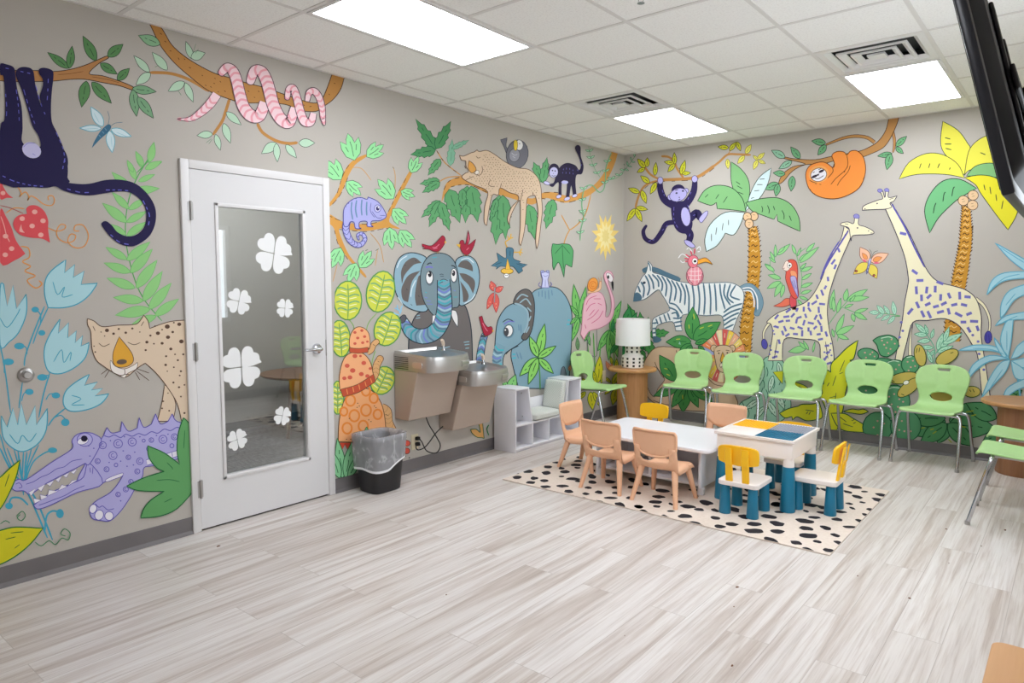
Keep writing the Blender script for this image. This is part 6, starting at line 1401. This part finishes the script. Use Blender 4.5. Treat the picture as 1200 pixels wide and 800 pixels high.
# ---- back wall, right: cactus, plants
f = Fig('painted_plant', 'painted pale mint spray under the larger giraffe', 'B', 1, F2)
f.l('#6fb89a', 1.2, '375,640 382,560 360,510 330,470', '385,580 410,540 440,500', '300,440 340,490')
f.leaves('#b0dfc6', '345,490>285,485:.36 360,515>300,520:.36 375,550>310,545:.3 350,485>335,440:.3 365,505>378,460:.34 340,480>290,435:.34 380,560>350,600:.3 395,560>420,480:.34 410,545>470,495:.34 420,530>512,482:.3 425,520>450,450:.3 395,570>470,540:.3 385,600>440,600:.3 370,620>345,560:.3', ol='#4f9a7a', lw=.7); f.done()
f = Fig('painted_cactus', 'painted dark green cactus pads with pink dots and a heart-shaped pad', 'B', 3, F2)
CG, CD, CK = '#5a9d70', '#14593a', '#dba59c'
for x, y, a, b, r_ in ((50, 650, 70, 40, 0), (130, 625, 70, 28, 0), (70, 582, 50, 30, 10), (195, 642, 52, 36, -5), (268, 628, 42, 42, 0), (120, 720, 40, 50, 0), (60, 770, 60, 46, 0), (170, 800, 55, 46, 0)): f.e(CG, x, y, a, b, r_, CD, 1.2)
f.p(CG, '92,515! 122,497 170,490 205,508 212,545 188,575 160,592! 130,585 118,560 110,535', CD, 1.2).l('#cfe8d4', .9, '130,505 165,498 185,505', '160,618 190,610 215,615', '250,595 275,590')
f.dots(CK, '135,515 160,525 180,510 195,530 155,550 175,555 145,535 165,575 55,572 80,580 100,590 60,595 90,570 175,635 200,650 215,630 185,660 165,650 255,615 280,610 270,640 290,635 260,655 120,700 105,730 130,735 140,705 60,750 80,780 40,790 30,640 60,660 170,790 190,770 150,800', 4.5)
f.V(*F4).e(CG, 160, 235, 62, 66, 0, CD, 1.2).e(CG, 95, 335, 58, 60, 0, CD, 1.2).e(CG, 205, 330, 60, 62, 0, CD, 1.2)
f.dots(CK, '140,215 160,205 180,225 150,245 175,255 195,235 130,240 165,275 95,310 80,335 110,345 95,365 120,320 190,310 215,330 200,350 225,350 180,345', 4).l('#cfe8d4', .9, '120,200 150,180 185,182')
f.done()
f = Fig('painted_fruit', 'painted ochre banana-like leaves between the cactus and the blue plant', 'B', 4, F2)
OC, OD = '#cdb95e', '#3f5a2a'
for x, y, a, b, r_ in ((314, 585, 27, 52, -12), (440, 592, 58, 30, -28), (238, 690, 68, 26, -10), (262, 735, 66, 28, -38), (556, 755, 40, 26, 0), (420, 770, 60, 40, 10)): f.e(OC, x, y, a, b, r_, OD, 1)
f.l(OD, .9, '300,550 295,575', '312,548 308,570', '455,575 470,570', '180,700 195,710', '225,765 240,772', '545,745 552,755', '560,742 568,758').e('#f0efe6', 248, 712, 14, 10, -20, OD, .6); f.done()
f = Fig('painted_plant', 'painted broad green leaves with yellow streaks low on the wall behind the last chair of the row', 'B', 2, F4)
f.leaves('#579c66', '360,310>210,360:.5 370,320>330,400:.6 375,310>540,260:.55 375,320>560,340:.5 370,320>470,410:.5 365,320>260,400:.5 360,300>200,300:.4 560,300>440,240:.5 600,340>500,400:.5 600,230>660,190:.5', ol='#14502f', lw=1.2, vein=True)
f.l('#a5b530', 1.3, '260,340 280,335', '300,345 315,340', '310,360 325,350', '400,300 420,295', '440,275 470,270', '420,330 440,335', '460,290 480,285', '370,380 385,395'); f.done()
f = Fig('painted_plant', 'painted large yellow-green leaves with dark edges behind the fourth green chair', 'B', 3, F5)
YY, YE = '#dadb2e', '#22583a'
f.p(YY, '500,350! 470,365 400,368 380,378! 320,393 268,420! 300,447 340,438! 345,460! 372,440 420,462 470,460 520,440', YE, 1.1)
f.p(YY, '728,-8! 665,35 618,82 572,130 568,180! 548,168 530,195 527,250! 505,250 520,300 500,320! 525,360 545,420 560,520! 605,520! 640,400 655,300 672,240! 660,225 690,130 680,110! 705,95', YE, 1.2)
f.p(YY, '570,420! 650,422 700,450 770,490 775,505! 860,542! 760,532 650,522 600,485', YE, 1.1).p(YY, '640,410! 690,395 730,400 760,395 790,410! 750,425 700,420', YE, 1).p(YY, '230,178! 290,172! 286,248!', YE, 1, 0).p(YY, '300,230 350,235 420,260 440,290 380,290 330,270', YE, .9)
f.l(YE, .9, '650,110 620,180', '600,200 580,260', '560,240 548,262', '640,180 618,190', '560,330 600,320', '420,400 470,408', '425,425 435,410', '440,428 450,412', '620,440 660,470', '690,465 710,455', '700,480 715,472', '640,480 700,500', '590,380 600,300', '380,262 410,280'); f.done()
f = Fig('painted_plant', 'painted pale blue spiky plant at the right edge of the back wall', 'B', 4, F2)
BP, BQ = '#aad9e8', '#68b3d0'
f.l(BQ, 2.2, '760,640 775,720 785,800')
for q in ('665,58! 740,100 830,150! 830,205! 740,140', '626,302! 650,235 710,198 830,192! 830,222! 720,232 665,262', '690,410! 695,340 735,280 830,245! 830,290! 755,325 715,385', '664,447! 715,400 830,378! 830,415! 740,420', '725,600! 690,520 715,430 750,418! 740,520', '730,605! 680,570 600,560 492,562! 560,538 650,540 710,570', '735,600! 650,610 590,640 535,700! 560,630 640,585', '735,605! 690,620 640,690 600,785! 660,720 715,660', '740,600! 770,540 830,500! 830,545! 775,590', '740,610! 790,600 830,590! 830,640! 770,640', '740,610! 800,650 830,700! 760,690', '700,800! 720,740 790,700 830,690! 830,725! 760,750', '660,500! 690,540 720,590! 700,590 670,540'): f.p(BP, q, BQ, 1.2)
f.l(BQ, .9, '690,80 760,125 800,150', '650,270 710,222 780,205', '715,350 760,295', '700,430 770,400', '720,560 720,470', '560,552 650,558 705,580', '570,660 640,610', '640,740 700,650'); f.done()
f = Fig('painted_plant', 'painted green bush leaf at the right edge behind the drum table', 'B', 3, F2)
f.e('#5f9d5a', 735, 790, 40, 30, 0, '#14502f', 1.1).e('#5f9d5a', 800, 820, 40, 40, 0, '#14502f', 1.1); f.done()
# ---- sloth
f = Fig('painted_branch', 'painted brown branch with small green leaves that the sloth hangs on', 'B', 0, E8)
f.worm('#bf8c52', '580,188 545,165 490,158 430,168 355,197', [16, 15, 14, 12, 8], '#4a3320', .6).worm('#bf8c52', '662,130 672,170 672,205 666,232', [14, 13, 11, 6], '#4a3320', .5)
f.p('#bf8c52', '648,62! 695,62! 685,100 655,165 620,212 560,242 510,258 400,272 330,290 255,292 195,322 152,370 130,380 150,335 200,300 255,288 160,264 160,256 205,264 300,268 380,252 500,230 545,214 595,183 632,130', '#4a3320', .8)
f.leaves('#6fae7c', '350,190>284,180:.46 352,200>313,247:.5 230,262>186,208:.46 160,335>104,330:.5 130,380>64,408:.5 128,382>117,441:.5 195,345>188,417:.46 680,205>731,158:.4 680,210>715,240:.5 662,240>593,252:.36 655,240>637,316:.46', ol=DK); f.leaves('#8fc3a4', '160,258>96,224:.46 192,275>130,312:.4', ol=DK); f.done()
f = Fig('painted_sloth', 'painted orange sloth curled up and hanging under a branch', 'B', 2, E8)
SL, SB = '#f39442', '#6b3a14'
f.p(SL, '380,248 405,230 436,232 450,246 468,228 500,228 530,262 537,330 508,400 440,441 375,452 312,438 272,402 257,340 275,298 320,280 352,283 385,305 392,285', SB, .9)
f.l(SB, .8, '450,246 455,290 440,320 400,355 375,385', '466,295 455,325 420,365 405,390', '392,285 385,305', '380,300 385,325 360,355', '275,365 300,375 335,372').dash(SB, .7, '272,402 312,438 375,452 440,441 508,400 537,330', 3, 3)
f.dash(SB, .6, '455,300 430,340', 2, 2).dash(SB, .6, '300,380 330,385', 2, 2).e('#f0a860', 318, 336, 48, 40, -12).e('#eae9f1', 318, 339, 38, 31, -15, SB, .7).e('#33283a', 298, 347, 16, 6, -25).e('#33283a', 331, 322, 14, 6, -25).p('#33283a', '308,338! 322,333! 317,345!', None, 1, 0).l('#33283a', .8, '300,356 318,357 342,342', '290,330 300,325', '316,316 330,310'); f.done()
# ------------------------------------------------------------------ daylight and picture settings
W = bpy.data.worlds.new('daylight'); SC.world = W; W.use_nodes = True
bg = W.node_tree.nodes['Background']; bg.inputs['Color'].default_value = (.86, .93, 1, 1); bg.inputs['Strength'].default_value = 4.2
SC.view_settings.view_transform = 'Standard'; SC.view_settings.look = 'None'
SC.view_settings.gamma = 1; SC.view_settings.use_curve_mapping = False
SC.view_settings.exposure = 0.5
SC.cycles.use_denoising = True
SC.cycles.max_bounces = 10; SC.cycles.diffuse_bounces = 6; SC.cycles.transparent_max_bounces = 12
SC.cycles.sample_clamp_indirect = 6
